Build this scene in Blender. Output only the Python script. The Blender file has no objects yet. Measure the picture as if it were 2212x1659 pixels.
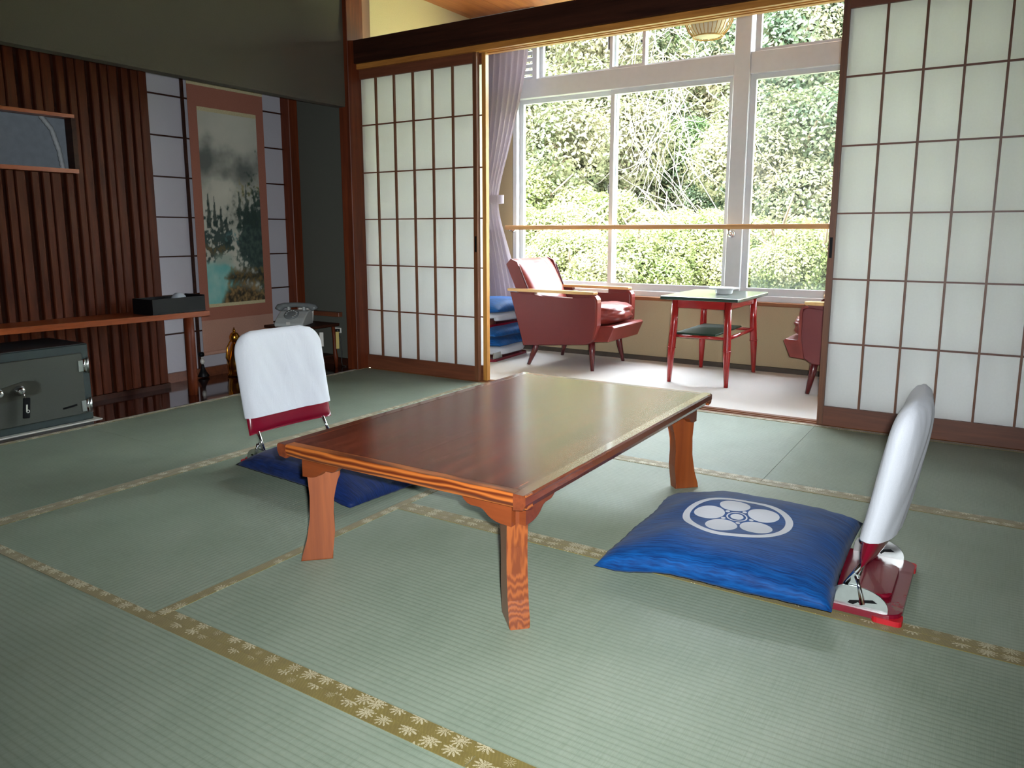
import bpy, bmesh, math, random
import numpy as np
from mathutils import Vector, Matrix, noise as mnoise
R = math.radians
random.seed(7)
SC = bpy.context.scene
COL = SC.collection

# ------------------------------------------------------------------ camera, world, sun, flash, exposure
cam_d = bpy.data.cameras.new('camera'); cam = bpy.data.objects.new('camera', cam_d); COL.objects.link(cam)
CAM = Vector((3.4016, -3.6124, 0.8695)); YAW, PITCH = R(32.518), R(-9.321)
fw = Vector((-math.sin(YAW) * math.cos(PITCH), math.cos(YAW) * math.cos(PITCH), math.sin(PITCH)))
rt = Vector((math.cos(YAW), math.sin(YAW), 0)); up = rt.cross(fw)
M = Matrix((rt, up, -fw)).transposed().to_4x4(); M.translation = CAM
cam.matrix_world = M
cam_d.sensor_width = 36; cam_d.lens = 1643.0 / 2212 * 36
cam_d.shift_x = 0.0005; cam_d.shift_y = -56.8 / 2212
cam_d.clip_start = 0.02; cam_d.clip_end = 300
SC.camera = cam

w = bpy.data.worlds.new('world'); SC.world = w; w.use_nodes = True
wn = w.node_tree.nodes; wl = w.node_tree.links
sky = wn.new('ShaderNodeTexSky'); sky.sky_type = 'NISHITA'; sky.sun_disc = False
sky.sun_elevation = R(55); sky.sun_rotation = R(180); sky.air_density = 1.0; sky.dust_density = 5.0; sky.ozone_density = 1.0
wn['Background'].inputs['Strength'].default_value = 7.0
hsv = wn.new('ShaderNodeHueSaturation'); hsv.inputs['Saturation'].default_value = .32
wl.new(sky.outputs[0], hsv.inputs['Color']); wl.new(hsv.outputs[0], wn['Background'].inputs[0])

sd = bpy.data.lights.new('sun', 'SUN'); sd.energy = 6.0; sd.angle = R(25); sd.color = (1, .96, .88)
sun = bpy.data.objects.new('sun', sd); COL.objects.link(sun)
sun.rotation_euler = (R(38), 0, R(-24))          # high sun behind the house, lighting the hillside

fd = bpy.data.lights.new('camera_flash', 'AREA'); fd.shape = 'RECTANGLE'; fd.size = .035; fd.size_y = .02; fd.energy = 20.5
fd.color = (.90, .96, 1.0); fd.spread = R(95)
fl = bpy.data.objects.new('camera_flash', fd); COL.objects.link(fl)
FM = M.copy(); FM.translation = CAM + rt * .035 + up * .03 + fw * .01
fl.matrix_world = FM

cy = SC.cycles; cy.max_bounces = 5; cy.diffuse_bounces = 3; cy.glossy_bounces = 2; cy.transmission_bounces = 4; cy.transparent_max_bounces = 8
vs = SC.view_settings
vs.view_transform = 'Standard'; vs.look = 'None'; vs.exposure = 0.65; vs.gamma = 1.0; vs.use_curve_mapping = False

# ------------------------------------------------------------------ materials
def lin(c):
    return tuple(((x / 12.92) if x <= .04045 else ((x + .055) / 1.055) ** 2.4) for x in c)
def rgb(r, g, b): return lin((r / 255, g / 255, b / 255)) + (1,)
class NT:
    def __init__(s, name):
        s.m = bpy.data.materials.new(name); s.m.use_nodes = True
        s.n = s.m.node_tree.nodes; s.l = s.m.node_tree.links
        s.b = s.n['Principled BSDF']; s.out = s.n['Material Output']
    def node(s, t, **k):
        x = s.n.new(t)
        for a, v in k.items(): setattr(x, a, v)
        return x
    def link(s, a, b): s.l.new(a, b)
    def coord(s, kind='Object', scale=(1, 1, 1), rot=(0, 0, 0)):
        t = s.node('ShaderNodeTexCoord'); mp = s.node('ShaderNodeMapping')
        mp.inputs['Scale'].default_value = scale; mp.inputs['Rotation'].default_value = rot
        s.link(t.outputs[kind], mp.inputs[0]); return mp.outputs[0]
    def noise(s, vec, scale=5, detail=4, rough=.55, dist=0):
        n = s.node('ShaderNodeTexNoise'); n.inputs['Scale'].default_value = scale; n.inputs['Detail'].default_value = detail
        n.inputs['Roughness'].default_value = rough; n.inputs['Distortion'].default_value = dist
        s.link(vec, n.inputs['Vector']); return n.outputs[0]
    def ramp(s, fac, stops):
        r = s.node('ShaderNodeValToRGB'); e = r.color_ramp.elements
        while len(e) < len(stops): e.new(.5)
        for i, (p, c) in enumerate(stops): e[i].position = p; e[i].color = c
        s.link(fac, r.inputs[0]); return r.outputs[0]
    def math(s, op, a, b=None, clamp=False):
        m = s.node('ShaderNodeMath', operation=op, use_clamp=clamp)
        for i, v in enumerate((a, b)):
            if v is None: continue
            if isinstance(v, (int, float)): m.inputs[i].default_value = v
            else: s.link(v, m.inputs[i])
        return m.outputs[0]
    def mix(s, fac, a, b, blend='MIX'):
        m = s.node('ShaderNodeMix', data_type='RGBA', blend_type=blend)
        for sk, v in ((m.inputs[0], fac), (m.inputs[6], a), (m.inputs[7], b)):
            if isinstance(v, (int, float)): sk.default_value = v
            elif isinstance(v, tuple): sk.default_value = v
            else: s.link(v, sk)
        return m.outputs[2]
    def bump(s, h, strength=.3, dist=.002):
        b = s.node('ShaderNodeBump'); b.inputs['Strength'].default_value = strength; b.inputs['Distance'].default_value = dist
        s.link(h, b.inputs['Height']); s.link(b.outputs[0], s.b.inputs['Normal'])
    def set(s, color=None, rough=None, metal=None, coat=None, spec=None, coat_rough=None, sheen=None):
        if color is not None:
            if isinstance(color, tuple): s.b.inputs['Base Color'].default_value = color
            else: s.link(color, s.b.inputs['Base Color'])
        for k, v in (('Roughness', rough), ('Metallic', metal), ('Coat Weight', coat), ('Specular IOR Level', spec), ('Coat Roughness', coat_rough), ('Sheen Weight', sheen)):
            if v is None: continue
            if isinstance(v, (int, float)): s.b.inputs[k].default_value = v
            else: s.link(v, s.b.inputs[k])
        return s.m

def plain(name, c, rough=.5, metal=0, var=.08, scale=30, bump=0, **k):
    t = NT(name); v = t.coord(); n = t.noise(v, scale, 3)
    c2 = tuple(x * (1 - var) for x in c[:3]) + (1,); c1 = tuple(min(1, x * (1 + var)) for x in c[:3]) + (1,)
    col = t.ramp(n, [(.3, c2), (.7, c1)])
    if bump: t.bump(t.noise(v, scale * 4, 3), bump, .002)
    return t.set(col, rough, metal, **k)

def wood(name, c1, c2, axis=2, rough=.4, freq=22, coat=0, stretch=.06, dist=.8, bump=.1, spec=.5):
    t = NT(name); sc = [1, 1, 1]; sc[axis] = stretch
    v = t.coord(scale=tuple(sc)); n1 = t.noise(v, freq, 5, .6, dist); n2 = t.noise(v, freq * 6, 3, .6)
    f = t.math('ADD', t.math('MULTIPLY', n1, .75), t.math('MULTIPLY', n2, .25))
    col = t.ramp(f, [(.34, c1), (.5, tuple((a + b) / 2 for a, b in zip(c1, c2))), (.66, c2)])
    if bump: t.bump(f, bump, .001)
    return t.set(col, rough, coat=coat, coat_rough=.08, spec=spec)

def grain(name, c1, c2, axis=0, rough=.35, scale=60, bandaxis='Z'):
    """strong cathedral grain, pale rings on dark"""
    t = NT(name); sc = [1, 1, 1]; sc[axis] = .16
    v = t.coord(scale=tuple(sc))
    wv = t.node('ShaderNodeTexWave', wave_type='BANDS', bands_direction=bandaxis); wv.inputs['Scale'].default_value = scale
    wv.inputs['Distortion'].default_value = 8; wv.inputs['Detail'].default_value = 2; wv.inputs['Detail Scale'].default_value = .9
    t.link(v, wv.inputs[0])
    f = t.math('ADD', t.math('MULTIPLY', wv.outputs['Fac'], .7), t.math('MULTIPLY', t.noise(v, 40, 4), .3))
    col = t.ramp(f, [(.2, c1), (.55, tuple((a + b) / 2 for a, b in zip(c1, c2))), (.8, c2)])
    t.bump(f, .15, .001)
    return t.set(col, rough, coat=.25, coat_rough=.15)

MT = {}
# wood of the room
MT['wood_post'] = wood('wood_post', rgb(74, 31, 16), rgb(114, 52, 26), 2, .45, spec=.25)
MT['wood_dark'] = wood('wood_dark', rgb(38, 19, 13), rgb(62, 33, 22), 0, .5, spec=.15)
MT['wood_rail_x'] = wood('wood_rail_x', rgb(98, 58, 34), rgb(150, 94, 50), 0, .4)
MT['wood_door_z'] = wood('wood_door_z', rgb(84, 50, 32), rgb(124, 76, 46), 2, .45)
MT['wood_door_x'] = wood('wood_door_x', rgb(84, 46, 30), rgb(120, 68, 44), 0, .45)
MT['wood_edge_lit'] = wood('wood_edge_lit', rgb(150, 96, 40), rgb(205, 148, 70), 2, .4)  # door stile wood with the window light on it put into the colour
MT['wood_edge_lit_x'] = wood('wood_edge_lit_x', rgb(150, 92, 40), rgb(205, 140, 66), 0, .35)  # track wood, light in the lintel grooves painted in as gold
MT['wood_slat'] = wood('wood_slat', rgb(50, 20, 10), rgb(92, 42, 20), 2, .5, spec=.15)
MT['wood_shelf'] = wood('wood_shelf', rgb(112, 50, 22), rgb(160, 80, 38), 1, .3)
MT['wood_orange_y'] = wood('wood_orange_y', rgb(130, 56, 22), rgb(176, 86, 40), 1, .35)
MT['wood_ceiling'] = wood('wood_ceiling', rgb(150, 84, 44), rgb(190, 118, 66), 1, .45)
MT['alcove_floor'] = wood('alcove_floor', rgb(34, 14, 10), rgb(62, 26, 18), 1, .08, coat=.6)
MT['table_top'] = wood('table_top', rgb(58, 21, 14), rgb(124, 58, 37), 1, .2, freq=13, spec=.5, stretch=.07, dist=1.8, bump=.03)
MT['table_edge_x'] = grain('table_edge_x', rgb(84, 32, 11), rgb(162, 88, 36), 0, scale=26)
MT['table_edge_y'] = wood('table_edge_y', rgb(74, 32, 18), rgb(120, 58, 32), 1, .25, coat=.5)
MT['table_leg'] = wood('table_leg', rgb(104, 46, 17), rgb(134, 68, 28), 2, .35, coat=.2)
MT['table_leg_grain'] = grain('table_leg_grain', rgb(102, 45, 16), rgb(134, 68, 26), 2, scale=80, bandaxis='X')
MT['table_bracket'] = wood('table_bracket', rgb(92, 40, 16), rgb(120, 56, 24), 0, .35, coat=.2)
MT['wood_handrail'] = wood('wood_handrail', rgb(168, 120, 76), rgb(206, 162, 110), 0, .35)
MT['bamboo'] = wood('bamboo', rgb(176, 128, 60), rgb(214, 172, 96), 2, .4)
MT['arm_wood'] = wood('arm_wood', rgb(186, 138, 84), rgb(222, 182, 124), 0, .3, coat=.3)
# plaster
MT['plaster_grey'] = plain('plaster_grey', rgb(74, 69, 57), .9, var=.06, scale=220, bump=.25)
MT['plaster_alcove'] = plain('plaster_alcove', rgb(78, 79, 71), .9, var=.06, scale=220, bump=.25)
MT['plaster_beige'] = plain('plaster_beige', rgb(196, 178, 136), .9, var=.05, scale=200, bump=.25)
MT['plaster_wainscot'] = plain('plaster_wainscot', rgb(168, 150, 118), .9, var=.05, scale=200, bump=.2)
MT['carpet'] = plain('carpet', rgb(228, 223, 217), .95, var=.07, scale=900, bump=.5)
MT['base_dark'] = plain('base_dark', rgb(70, 60, 50), .7)
MT['alu'] = plain('alu', rgb(204, 206, 210), .42, var=.02)
MT['alu_dark'] = plain('alu_dark', rgb(98, 98, 98), .5)
MT['chrome'] = plain('chrome', rgb(225, 225, 228), .12, 1.0, var=.02)
MT['zinc'] = plain('zinc', rgb(200, 206, 204), .28, 1.0, var=.05, scale=60)
MT['brass'] = plain('brass', rgb(214, 150, 58), .22, 1.0, var=.1, scale=40)
MT['bronze'] = plain('bronze', rgb(30, 26, 24), .35, .3)
MT['burgundy'] = plain('burgundy', rgb(112, 14, 34), .25, var=.05, coat=.3)
MT['red_rubber'] = plain('red_rubber', rgb(178, 22, 34), .4)
MT['vinyl'] = plain('vinyl', rgb(104, 40, 40), .38, var=.06, scale=300, bump=.1)
MT['leather'] = plain('leather', rgb(122, 46, 38), .36, var=.12, scale=14, bump=.06, coat=.1)
MT['piping'] = plain('piping', rgb(70, 26, 26), .4)
MT['chair_leg'] = plain('chair_leg', rgb(84, 24, 26), .25, coat=.4)
MT['lacquer_red'] = plain('lacquer_red', rgb(150, 32, 30), .22, var=.1, scale=12, coat=.5)
MT['green_top'] = plain('green_top', rgb(30, 54, 40), .3, coat=.8, spec=.8, coat_rough=.2)
MT['green_shelf'] = plain('green_shelf', rgb(24, 50, 36), .45, spec=.25)
MT['ceramic'] = plain('ceramic', rgb(226, 228, 228), .15, var=.01, coat=.5)
MT['safe_body'] = plain('safe_body', rgb(36, 48, 48), .45, var=.06)
MT['safe_door'] = plain('safe_door', rgb(54, 57, 50), .5, var=.06, scale=200, bump=.1)
MT['safe_top'] = plain('safe_top', rgb(22, 24, 26), .5)
MT['black'] = plain('black', rgb(14, 14, 16), .45, spec=.15)
MT['plate_dark'] = plain('plate_dark', rgb(54, 54, 46), .35, .2)
MT['phone'] = plain('phone', rgb(176, 180, 178), .35, var=.03)
MT['phone_dark'] = plain('phone_dark', rgb(112, 116, 116), .4)
MT['white_paper'] = plain('white_paper', rgb(214, 212, 204), .8, var=.03)
MT['yellow_paper'] = plain('yellow_paper', rgb(190, 170, 100), .8, var=.03)
MT['white_plastic'] = plain('white_plastic', rgb(200, 198, 190), .4, var=.02)
MT['cord'] = plain('cord', rgb(40, 38, 36), .5)
MT['niche_grey'] = plain('niche_grey', rgb(158, 166, 174), .7, var=.08)
MT['hose'] = plain('hose', rgb(190, 194, 196), .5)
MT['scroll_brocade'] = plain('scroll_brocade', rgb(152, 96, 78), .8, var=.1, scale=260)
MT['scroll_pale'] = plain('scroll_pale', rgb(172, 130, 112), .8, var=.1, scale=240)
MT['scroll_cream'] = plain('scroll_cream', rgb(188, 176, 138), .8, var=.14, scale=160)
MT['soil'] = plain('soil', rgb(92, 100, 72), .95, var=.4, scale=2)
MT['bark'] = plain('bark', rgb(120, 104, 86), .9, var=.3, scale=12)
MT['pale_twig'] = plain('pale_twig', rgb(112, 107, 97), .9, var=.15, scale=12)
MT['sun_block_metal'] = plain('sun_block_metal', rgb(150, 152, 150), .6)
MT['lamp_paper'] = plain('lamp_paper', rgb(226, 216, 188), .8, var=.03)

def cloth_mat(name, c, rough=.85, sheen=.3, bump=.15, scale=700, wrinkle=0):
    t = NT(name); v = t.coord(); n = t.noise(v, scale, 2)
    h = n
    if wrinkle:
        n2 = t.noise(t.coord(scale=(1, 1, .35)), 16, 3, .5, 1.2); h = t.math('ADD', t.math('MULTIPLY', n, .12), n2); t.bump(h, wrinkle, .006)
    else: t.bump(h, bump, .001)
    c2 = tuple(x * .9 for x in c[:3]) + (1,)
    return t.set(t.ramp(n, [(.3, c2), (.7, c)]), rough, sheen=sheen)
MT['cover'] = cloth_mat('cover', rgb(192, 194, 200), .9, .1, wrinkle=.35)
def silk(name, c1, c2, crest=False):
    t = NT(name); v = t.coord()
    sl = t.noise(t.coord(scale=(14, 300, 30)), 1.0, 3, .6)        # slubbed silk threads along x
    col = t.ramp(sl, [(.32, c1), (.68, c2)])
    if crest:
        sep = t.node('ShaderNodeSeparateXYZ'); t.link(v, sep.inputs[0]); X, Y, Z = sep.outputs
        def dist(cx, cy):
            a = t.math('SUBTRACT', X, cx); b = t.math('SUBTRACT', Y, cy)
            return t.math('SQRT', t.math('ADD', t.math('MULTIPLY', a, a), t.math('MULTIPLY', b, b)))
        d0 = dist(0, 0)
        m = t.math('MULTIPLY', t.math('LESS_THAN', d0, .143), t.math('GREATER_THAN', d0, .124))
        for k in range(5):
            a = R(72 * k + 36)
            m = t.math('MAXIMUM', m, t.math('LESS_THAN', dist(.075 * math.cos(a), .075 * math.sin(a)), .041))
            a += R(36)
            dd = dist(.038 * math.cos(a), .038 * math.sin(a))
            m = t.math('MAXIMUM', m, t.math('LESS_THAN', dd, .006))
        m = t.math('MAXIMUM', m, t.math('LESS_THAN', d0, .017))
        ring = t.math('MULTIPLY', t.math('LESS_THAN', d0, .0275), t.math('GREATER_THAN', d0, .0235))
        m = t.math('MAXIMUM', m, ring)
        m = t.math('MULTIPLY', m, t.math('GREATER_THAN', Z, .035))
        col = t.mix(m, col, rgb(196, 198, 204))
    t.bump(sl, .25, .0015)
    return t.set(col, .62, sheen=.05, spec=.16)
MT['silk'] = silk('silk', rgb(6, 44, 92), rgb(16, 84, 146))
MT['silk_crest'] = silk('silk_crest', rgb(3, 36, 84), rgb(8, 76, 140), True)
MT['silk_shaded'] = silk('silk_shaded', rgb(7, 20, 52), rgb(15, 38, 88))  # same blue silk, with the shade under the table put into the colour

def curtain_mat():
    t = NT('curtain'); v = t.coord(); n = t.noise(v, 500, 2)
    d = t.b; t.set(t.ramp(n, [(.3, rgb(150, 140, 150)), (.7, rgb(178, 166, 176))]), .85)
    tr = t.node('ShaderNodeBsdfTranslucent'); tr.inputs[0].default_value = rgb(150, 136, 146)
    mx = t.node('ShaderNodeMixShader'); mx.inputs[0].default_value = .35
    t.link(d.outputs[0], mx.inputs[1]); t.link(tr.outputs[0], mx.inputs[2]); t.link(mx.outputs[0], t.out.inputs[0]); return t.m
MT['curtain'] = curtain_mat()

def paper_mat(name, c, trans):
    t = NT(name); v = t.coord(); n = t.noise(v, 120, 4); n2 = t.noise(v, 3, 2)
    c2 = tuple(x * .95 for x in c[:3]) + (1,)
    col = t.ramp(t.math('ADD', t.math('MULTIPLY', n, .5), t.math('MULTIPLY', n2, .5)), [(.3, c2), (.7, c)])
    t.set(col, .9, spec=.1)
    tr = t.node('ShaderNodeBsdfTranslucent'); t.link(col, tr.inputs[0])
    mx = t.node('ShaderNodeMixShader'); mx.inputs[0].default_value = trans
    t.link(t.b.outputs[0], mx.inputs[1]); t.link(tr.outputs[0], mx.inputs[2]); t.link(mx.outputs[0], t.out.inputs[0]); return t.m
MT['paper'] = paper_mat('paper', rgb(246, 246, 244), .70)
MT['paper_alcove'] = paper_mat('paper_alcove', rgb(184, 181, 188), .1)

def glass_mat(name, tint=(1, 1, 1, 1), base=.06):
    t = NT(name); tr = t.node('ShaderNodeBsdfTransparent'); tr.inputs[0].default_value = tint
    g = t.node('ShaderNodeBsdfGlossy'); g.inputs['Roughness'].default_value = .02
    lw = t.node('ShaderNodeFresnel'); lw.inputs[0].default_value = 1.45
    mx = t.node('ShaderNodeMixShader'); ge = t.node('ShaderNodeNewGeometry')
    t.link(t.math('MULTIPLY', lw.outputs[0], t.math('SUBTRACT', 1.0, ge.outputs['Backfacing'])), mx.inputs[0])
    t.link(tr.outputs[0], mx.inputs[1]); t.link(g.outputs[0], mx.inputs[2]); t.link(mx.outputs[0], t.out.inputs[0]); return t.m
MT['glass'] = glass_mat('glass', (.97, .99, .98, 1))

def screen_mat():
    t = NT('insect_screen'); v = t.coord(scale=(430, 430, 430)); sep = t.node('ShaderNodeSeparateXYZ'); t.link(v, sep.inputs[0])
    def wire(s): return t.math('LESS_THAN', t.math('FRACT', s), .16)
    m = t.math('MAXIMUM', wire(sep.outputs[0]), wire(sep.outputs[2]))
    tr = t.node('ShaderNodeBsdfTransparent'); mx = t.node('ShaderNodeMixShader'); t.set(rgb(120, 130, 126), .7)
    t.link(m, mx.inputs[0]); t.link(tr.outputs[0], mx.inputs[1]); t.link(t.b.outputs[0], mx.inputs[2]); t.link(mx.outputs[0], t.out.inputs[0]); return t.m
MT['screen'] = screen_mat()

def tatami_mat(name, along):
    t = NT(name); tc = t.node('ShaderNodeTexCoord'); sep = t.node('ShaderNodeSeparateXYZ'); t.link(tc.outputs['Object'], sep.inputs[0])
    a, b = (sep.outputs[0], sep.outputs[1]) if along == 0 else (sep.outputs[1], sep.outputs[0])
    rib = t.math('ABSOLUTE', t.math('SINE', t.math('MULTIPLY', b, math.pi / .015)))
    rib = t.math('POWER', rib, .45)
    sc = (900, 8, 1) if along == 0 else (8, 900, 1)
    rush = t.noise(t.coord(scale=sc), 1, 2)
    big = t.noise(t.coord(), 3.5, 4); mid = t.noise(t.coord(scale=(1, 1, 1)), 140, 3)
    f = t.math('ADD', t.math('MULTIPLY', rush, .4), t.math('ADD', t.math('MULTIPLY', big, .4), t.math('MULTIPLY', mid, .2)))
    col = t.ramp(f, [(.3, rgb(124, 138, 120)), (.5, rgb(143, 155, 137)), (.7, rgb(160, 168, 152))])
    col = t.mix(t.math('MULTIPLY', t.math('SUBTRACT', 1.0, rib), .42), col, rgb(100, 112, 90))
    h = t.math('ADD', t.math('MULTIPLY', rib, 1.0), t.math('MULTIPLY', rush, .25))
    t.bump(h, .3, .0012)
    # rush stems run across the ribs: highlights spread along the ribs
    tg = t.node('ShaderNodeCombineXYZ'); tg.inputs[0 if along == 0 else 1].default_value = 1.0
    t.link(tg.outputs[0], t.b.inputs['Tangent']); t.b.inputs['Anisotropic'].default_value = .6
    dkn = t.node('ShaderNodeMix', data_type='RGBA', blend_type='MULTIPLY'); dkn.inputs[0].default_value = 1; t.link(col, dkn.inputs[6]); dkn.inputs[7].default_value = (.85, .85, .84, 1)
    return t.set(dkn.outputs[2], .55, spec=.5)
MT['tatami_x'] = tatami_mat('tatami_x', 0); MT['tatami_y'] = tatami_mat('tatami_y', 1)

def brocade():
    t = NT('brocade'); v = t.coord(); vo = t.node('ShaderNodeTexVoronoi', feature='F1'); vo.inputs['Scale'].default_value = 21
    vo.inputs['Randomness'].default_value = .45; t.link(v, vo.inputs['Vector'])
    # angular petals around each cell centre
    sub = t.node('ShaderNodeVectorMath', operation='SUBTRACT'); t.link(v, sub.inputs[0])
    vp = t.node('ShaderNodeVectorMath', operation='SCALE'); t.link(vo.outputs['Position'], vp.inputs[0]); vp.inputs['Scale'].default_value = 1.0
    t.link(vp.outputs[0], sub.inputs[1]); sep = t.node('ShaderNodeSeparateXYZ'); t.link(sub.outputs[0], sep.inputs[0])
    ang = t.math('ARCTAN2', sep.outputs[1], sep.outputs[0])
    pet = t.math('ABSOLUTE', t.math('SINE', t.math('MULTIPLY', ang, 5.5)))
    rad = t.math('ADD', .10, t.math('MULTIPLY', pet, .34))
    leaf = t.math('LESS_THAN', vo.outputs['Distance'], rad)
    br = t.math('GREATER_THAN', t.noise(v, 420, 2), .44)
    leaf = t.math('MULTIPLY', leaf, br)
    th = t.math('MULTIPLY', t.math('GREATER_THAN', t.math('SINE', t.math('MULTIPLY', t.math('ADD', sep.outputs[0], t.math('MULTIPLY', sep.outputs[1], .5)), 900)), .5), .35)
    base = t.mix(th, rgb(116, 102, 36), rgb(150, 134, 64))
    base = t.mix(t.noise(v, 30, 3), base, rgb(96, 80, 28))
    col = t.mix(t.math('MULTIPLY', leaf, .6), base, rgb(206, 196, 164))
    return t.set(col, .55, sheen=.2)
MT['brocade'] = brocade()

LEAFK = .19
def leaf_mat(name, ca, cb, cc, s=1.2):
    t = NT(name); v = t.coord(); n = t.noise(v, s, 4, .6); n2 = t.noise(v, 9, 2)
    f = t.math('ADD', t.math('MULTIPLY', n, .65), t.math('MULTIPLY', n2, .35))
    dk = lambda c: tuple(x * LEAFK for x in c[:3]) + (1,)
    col = t.ramp(f, [(.38, dk(ca)), (.5, dk(cb)), (.62, dk(cc))])
    t.set(col, .45, spec=.3)
    tr = t.node('ShaderNodeBsdfTranslucent'); t.link(col, tr.inputs[0])
    mx = t.node('ShaderNodeMixShader'); mx.inputs[0].default_value = .5
    t.link(t.b.outputs[0], mx.inputs[1]); t.link(tr.outputs[0], mx.inputs[2]); t.link(mx.outputs[0], t.out.inputs[0]); return t.m
MT['leaf_sage'] = leaf_mat('leaf_sage', rgb(92, 128, 98), rgb(138, 160, 118), rgb(202, 194, 152))
MT['leaf_cream'] = leaf_mat('leaf_cream', rgb(128, 152, 108), rgb(176, 182, 132), rgb(218, 210, 170))
MT['leaf_green'] = leaf_mat('leaf_green', rgb(82, 124, 84), rgb(112, 148, 92), rgb(158, 176, 118))
MT['leaf_lime'] = leaf_mat('leaf_lime', rgb(140, 170, 92), rgb(190, 204, 128), rgb(220, 222, 170))

# ------------------------------------------------------------------ mesh helpers
def mesh_from(name, v, f, mat, smooth=False):
    me = bpy.data.meshes.new(name); me.from_pydata([tuple(p) for p in v], [], f); me.update()
    if mat is not None: me.materials.append(MT[mat] if isinstance(mat, str) else mat)
    if smooth: me.polygons.foreach_set('use_smooth', [True] * len(me.polygons))
    return me
def link(name, me, parent=None, loc=(0, 0, 0), rot=None):
    o = bpy.data.objects.new(name, me); COL.objects.link(o); o.location = loc
    if rot: o.rotation_euler = rot
    if parent is not None: o.parent = parent
    return o
def bm_mesh(name, bm, mat, smooth=False):
    bmesh.ops.recalc_face_normals(bm, faces=bm.faces)
    me = bpy.data.meshes.new(name); bm.to_mesh(me); bm.free(); me.materials.append(MT[mat])
    if smooth: me.polygons.foreach_set('use_smooth', [True] * len(me.polygons))
    return me
BOXES = {}
def box_mesh(name, sx, sy, sz, mat, bev=0, seg=1):
    k = (round(sx, 4), round(sy, 4), round(sz, 4), mat, bev, seg)
    if k in BOXES: return BOXES[k]
    bm = bmesh.new(); bmesh.ops.create_cube(bm, size=1.0)
    bmesh.ops.scale(bm, vec=(sx, sy, sz), verts=bm.verts)
    if bev: bmesh.ops.bevel(bm, geom=list(bm.edges), offset=bev, segments=seg, affect='EDGES', profile=.5)
    BOXES[k] = bm_mesh(name, bm, mat, seg > 2); return BOXES[k]
def box(name, x0, x1, y0, y1, z0, z1, mat, parent=None, bev=0, seg=1, rot=None):
    me = box_mesh(name, abs(x1 - x0), abs(y1 - y0), abs(z1 - z0), mat, bev, seg)
    return link(name, me, parent, ((x0 + x1) / 2, (y0 + y1) / 2, (z0 + z1) / 2), rot)
def sbox(name, x0, x1, y0, y1, z0, z1, mat, bev=0):
    bm = bmesh.new(); bmesh.ops.create_cube(bm, size=1.0)
    bmesh.ops.scale(bm, vec=(x1 - x0, y1 - y0, z1 - z0), verts=bm.verts); bmesh.ops.translate(bm, vec=((x0 + x1) / 2, (y0 + y1) / 2, (z0 + z1) / 2), verts=bm.verts)
    if bev: bmesh.ops.bevel(bm, geom=list(bm.edges), offset=bev, segments=1, affect='EDGES')
    o = link(name, bm_mesh(name, bm, mat)); o['kind'] = 'structure'; return o
def multi_box(name, boxes, mat, parent=None):
    v, f = [], []
    for (x0, x1, y0, y1, z0, z1) in boxes:
        b = len(v); v += [(x, y, z) for x in (x0, x1) for y in (y0, y1) for z in (z0, z1)]
        f += [tuple(b + i for i in q) for q in ((0, 1, 3, 2), (4, 6, 7, 5), (0, 4, 5, 1), (2, 3, 7, 6), (0, 2, 6, 4), (1, 5, 7, 3))]
    return link(name, mesh_from(name, v, f, mat), parent)
def lathe_mesh(name, prof, mat, n=20, smooth=True):
    v, f = [], []
    for r, z in prof:
        for k in range(n): a = 2 * math.pi * k / n; v.append((r * math.cos(a), r * math.sin(a), z))
    for i in range(len(prof) - 1):
        for k in range(n):
            a = i * n + k; b = i * n + (k + 1) % n; f.append((a, b, b + n, a + n))
    f.append(tuple(range(n - 1, -1, -1))); f.append(tuple(range((len(prof) - 1) * n, len(prof) * n)))
    return mesh_from(name, v, f, mat, smooth)
def lathe(name, prof, mat, parent=None, loc=(0, 0, 0), n=20, rot=None, smooth=True):
    return link(name, lathe_mesh(name, prof, mat, n, smooth), parent, loc, rot)
def tube_data(path, rad, n=8):
    P = [Vector(p) for p in path]; v, f = [], []; prev = None
    for i, p in enumerate(P):
        t = (P[min(i + 1, len(P) - 1)] - P[max(i - 1, 0)]).normalized()
        a = Vector((0, 0, 1)) if abs(t.z) < .9 else Vector((1, 0, 0))
        if prev is not None: a = prev
        u = (a - t * a.dot(t)).normalized(); prev = u; wv = t.cross(u)
        r = rad[i] if isinstance(rad, (list, tuple)) else rad
        for k in range(n):
            q = 2 * math.pi * k / n; v.append(p + u * (r * math.cos(q)) + wv * (r * math.sin(q)))
    for i in range(len(P) - 1):
        for k in range(n):
            a = i * n + k; b = i * n + (k + 1) % n; f.append((a, b, b + n, a + n))
    f.append(tuple(range(n - 1, -1, -1))); f.append(tuple(range((len(P) - 1) * n, len(P) * n)))
    return v, f
def tube(name, path, rad, mat, parent=None, n=8):
    v, f = tube_data(path, rad, n); return link(name, mesh_from(name, v, f, mat, True), parent)
def multi_tube(name, items, mat, parent=None, n=6):
    V, F = [], []
    for path, rad in items:
        v, f = tube_data(path, rad, n); b = len(V); V += v; F += [tuple(i + b for i in q) for q in f]
    return link(name, mesh_from(name, V, F, mat, True), parent)
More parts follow.
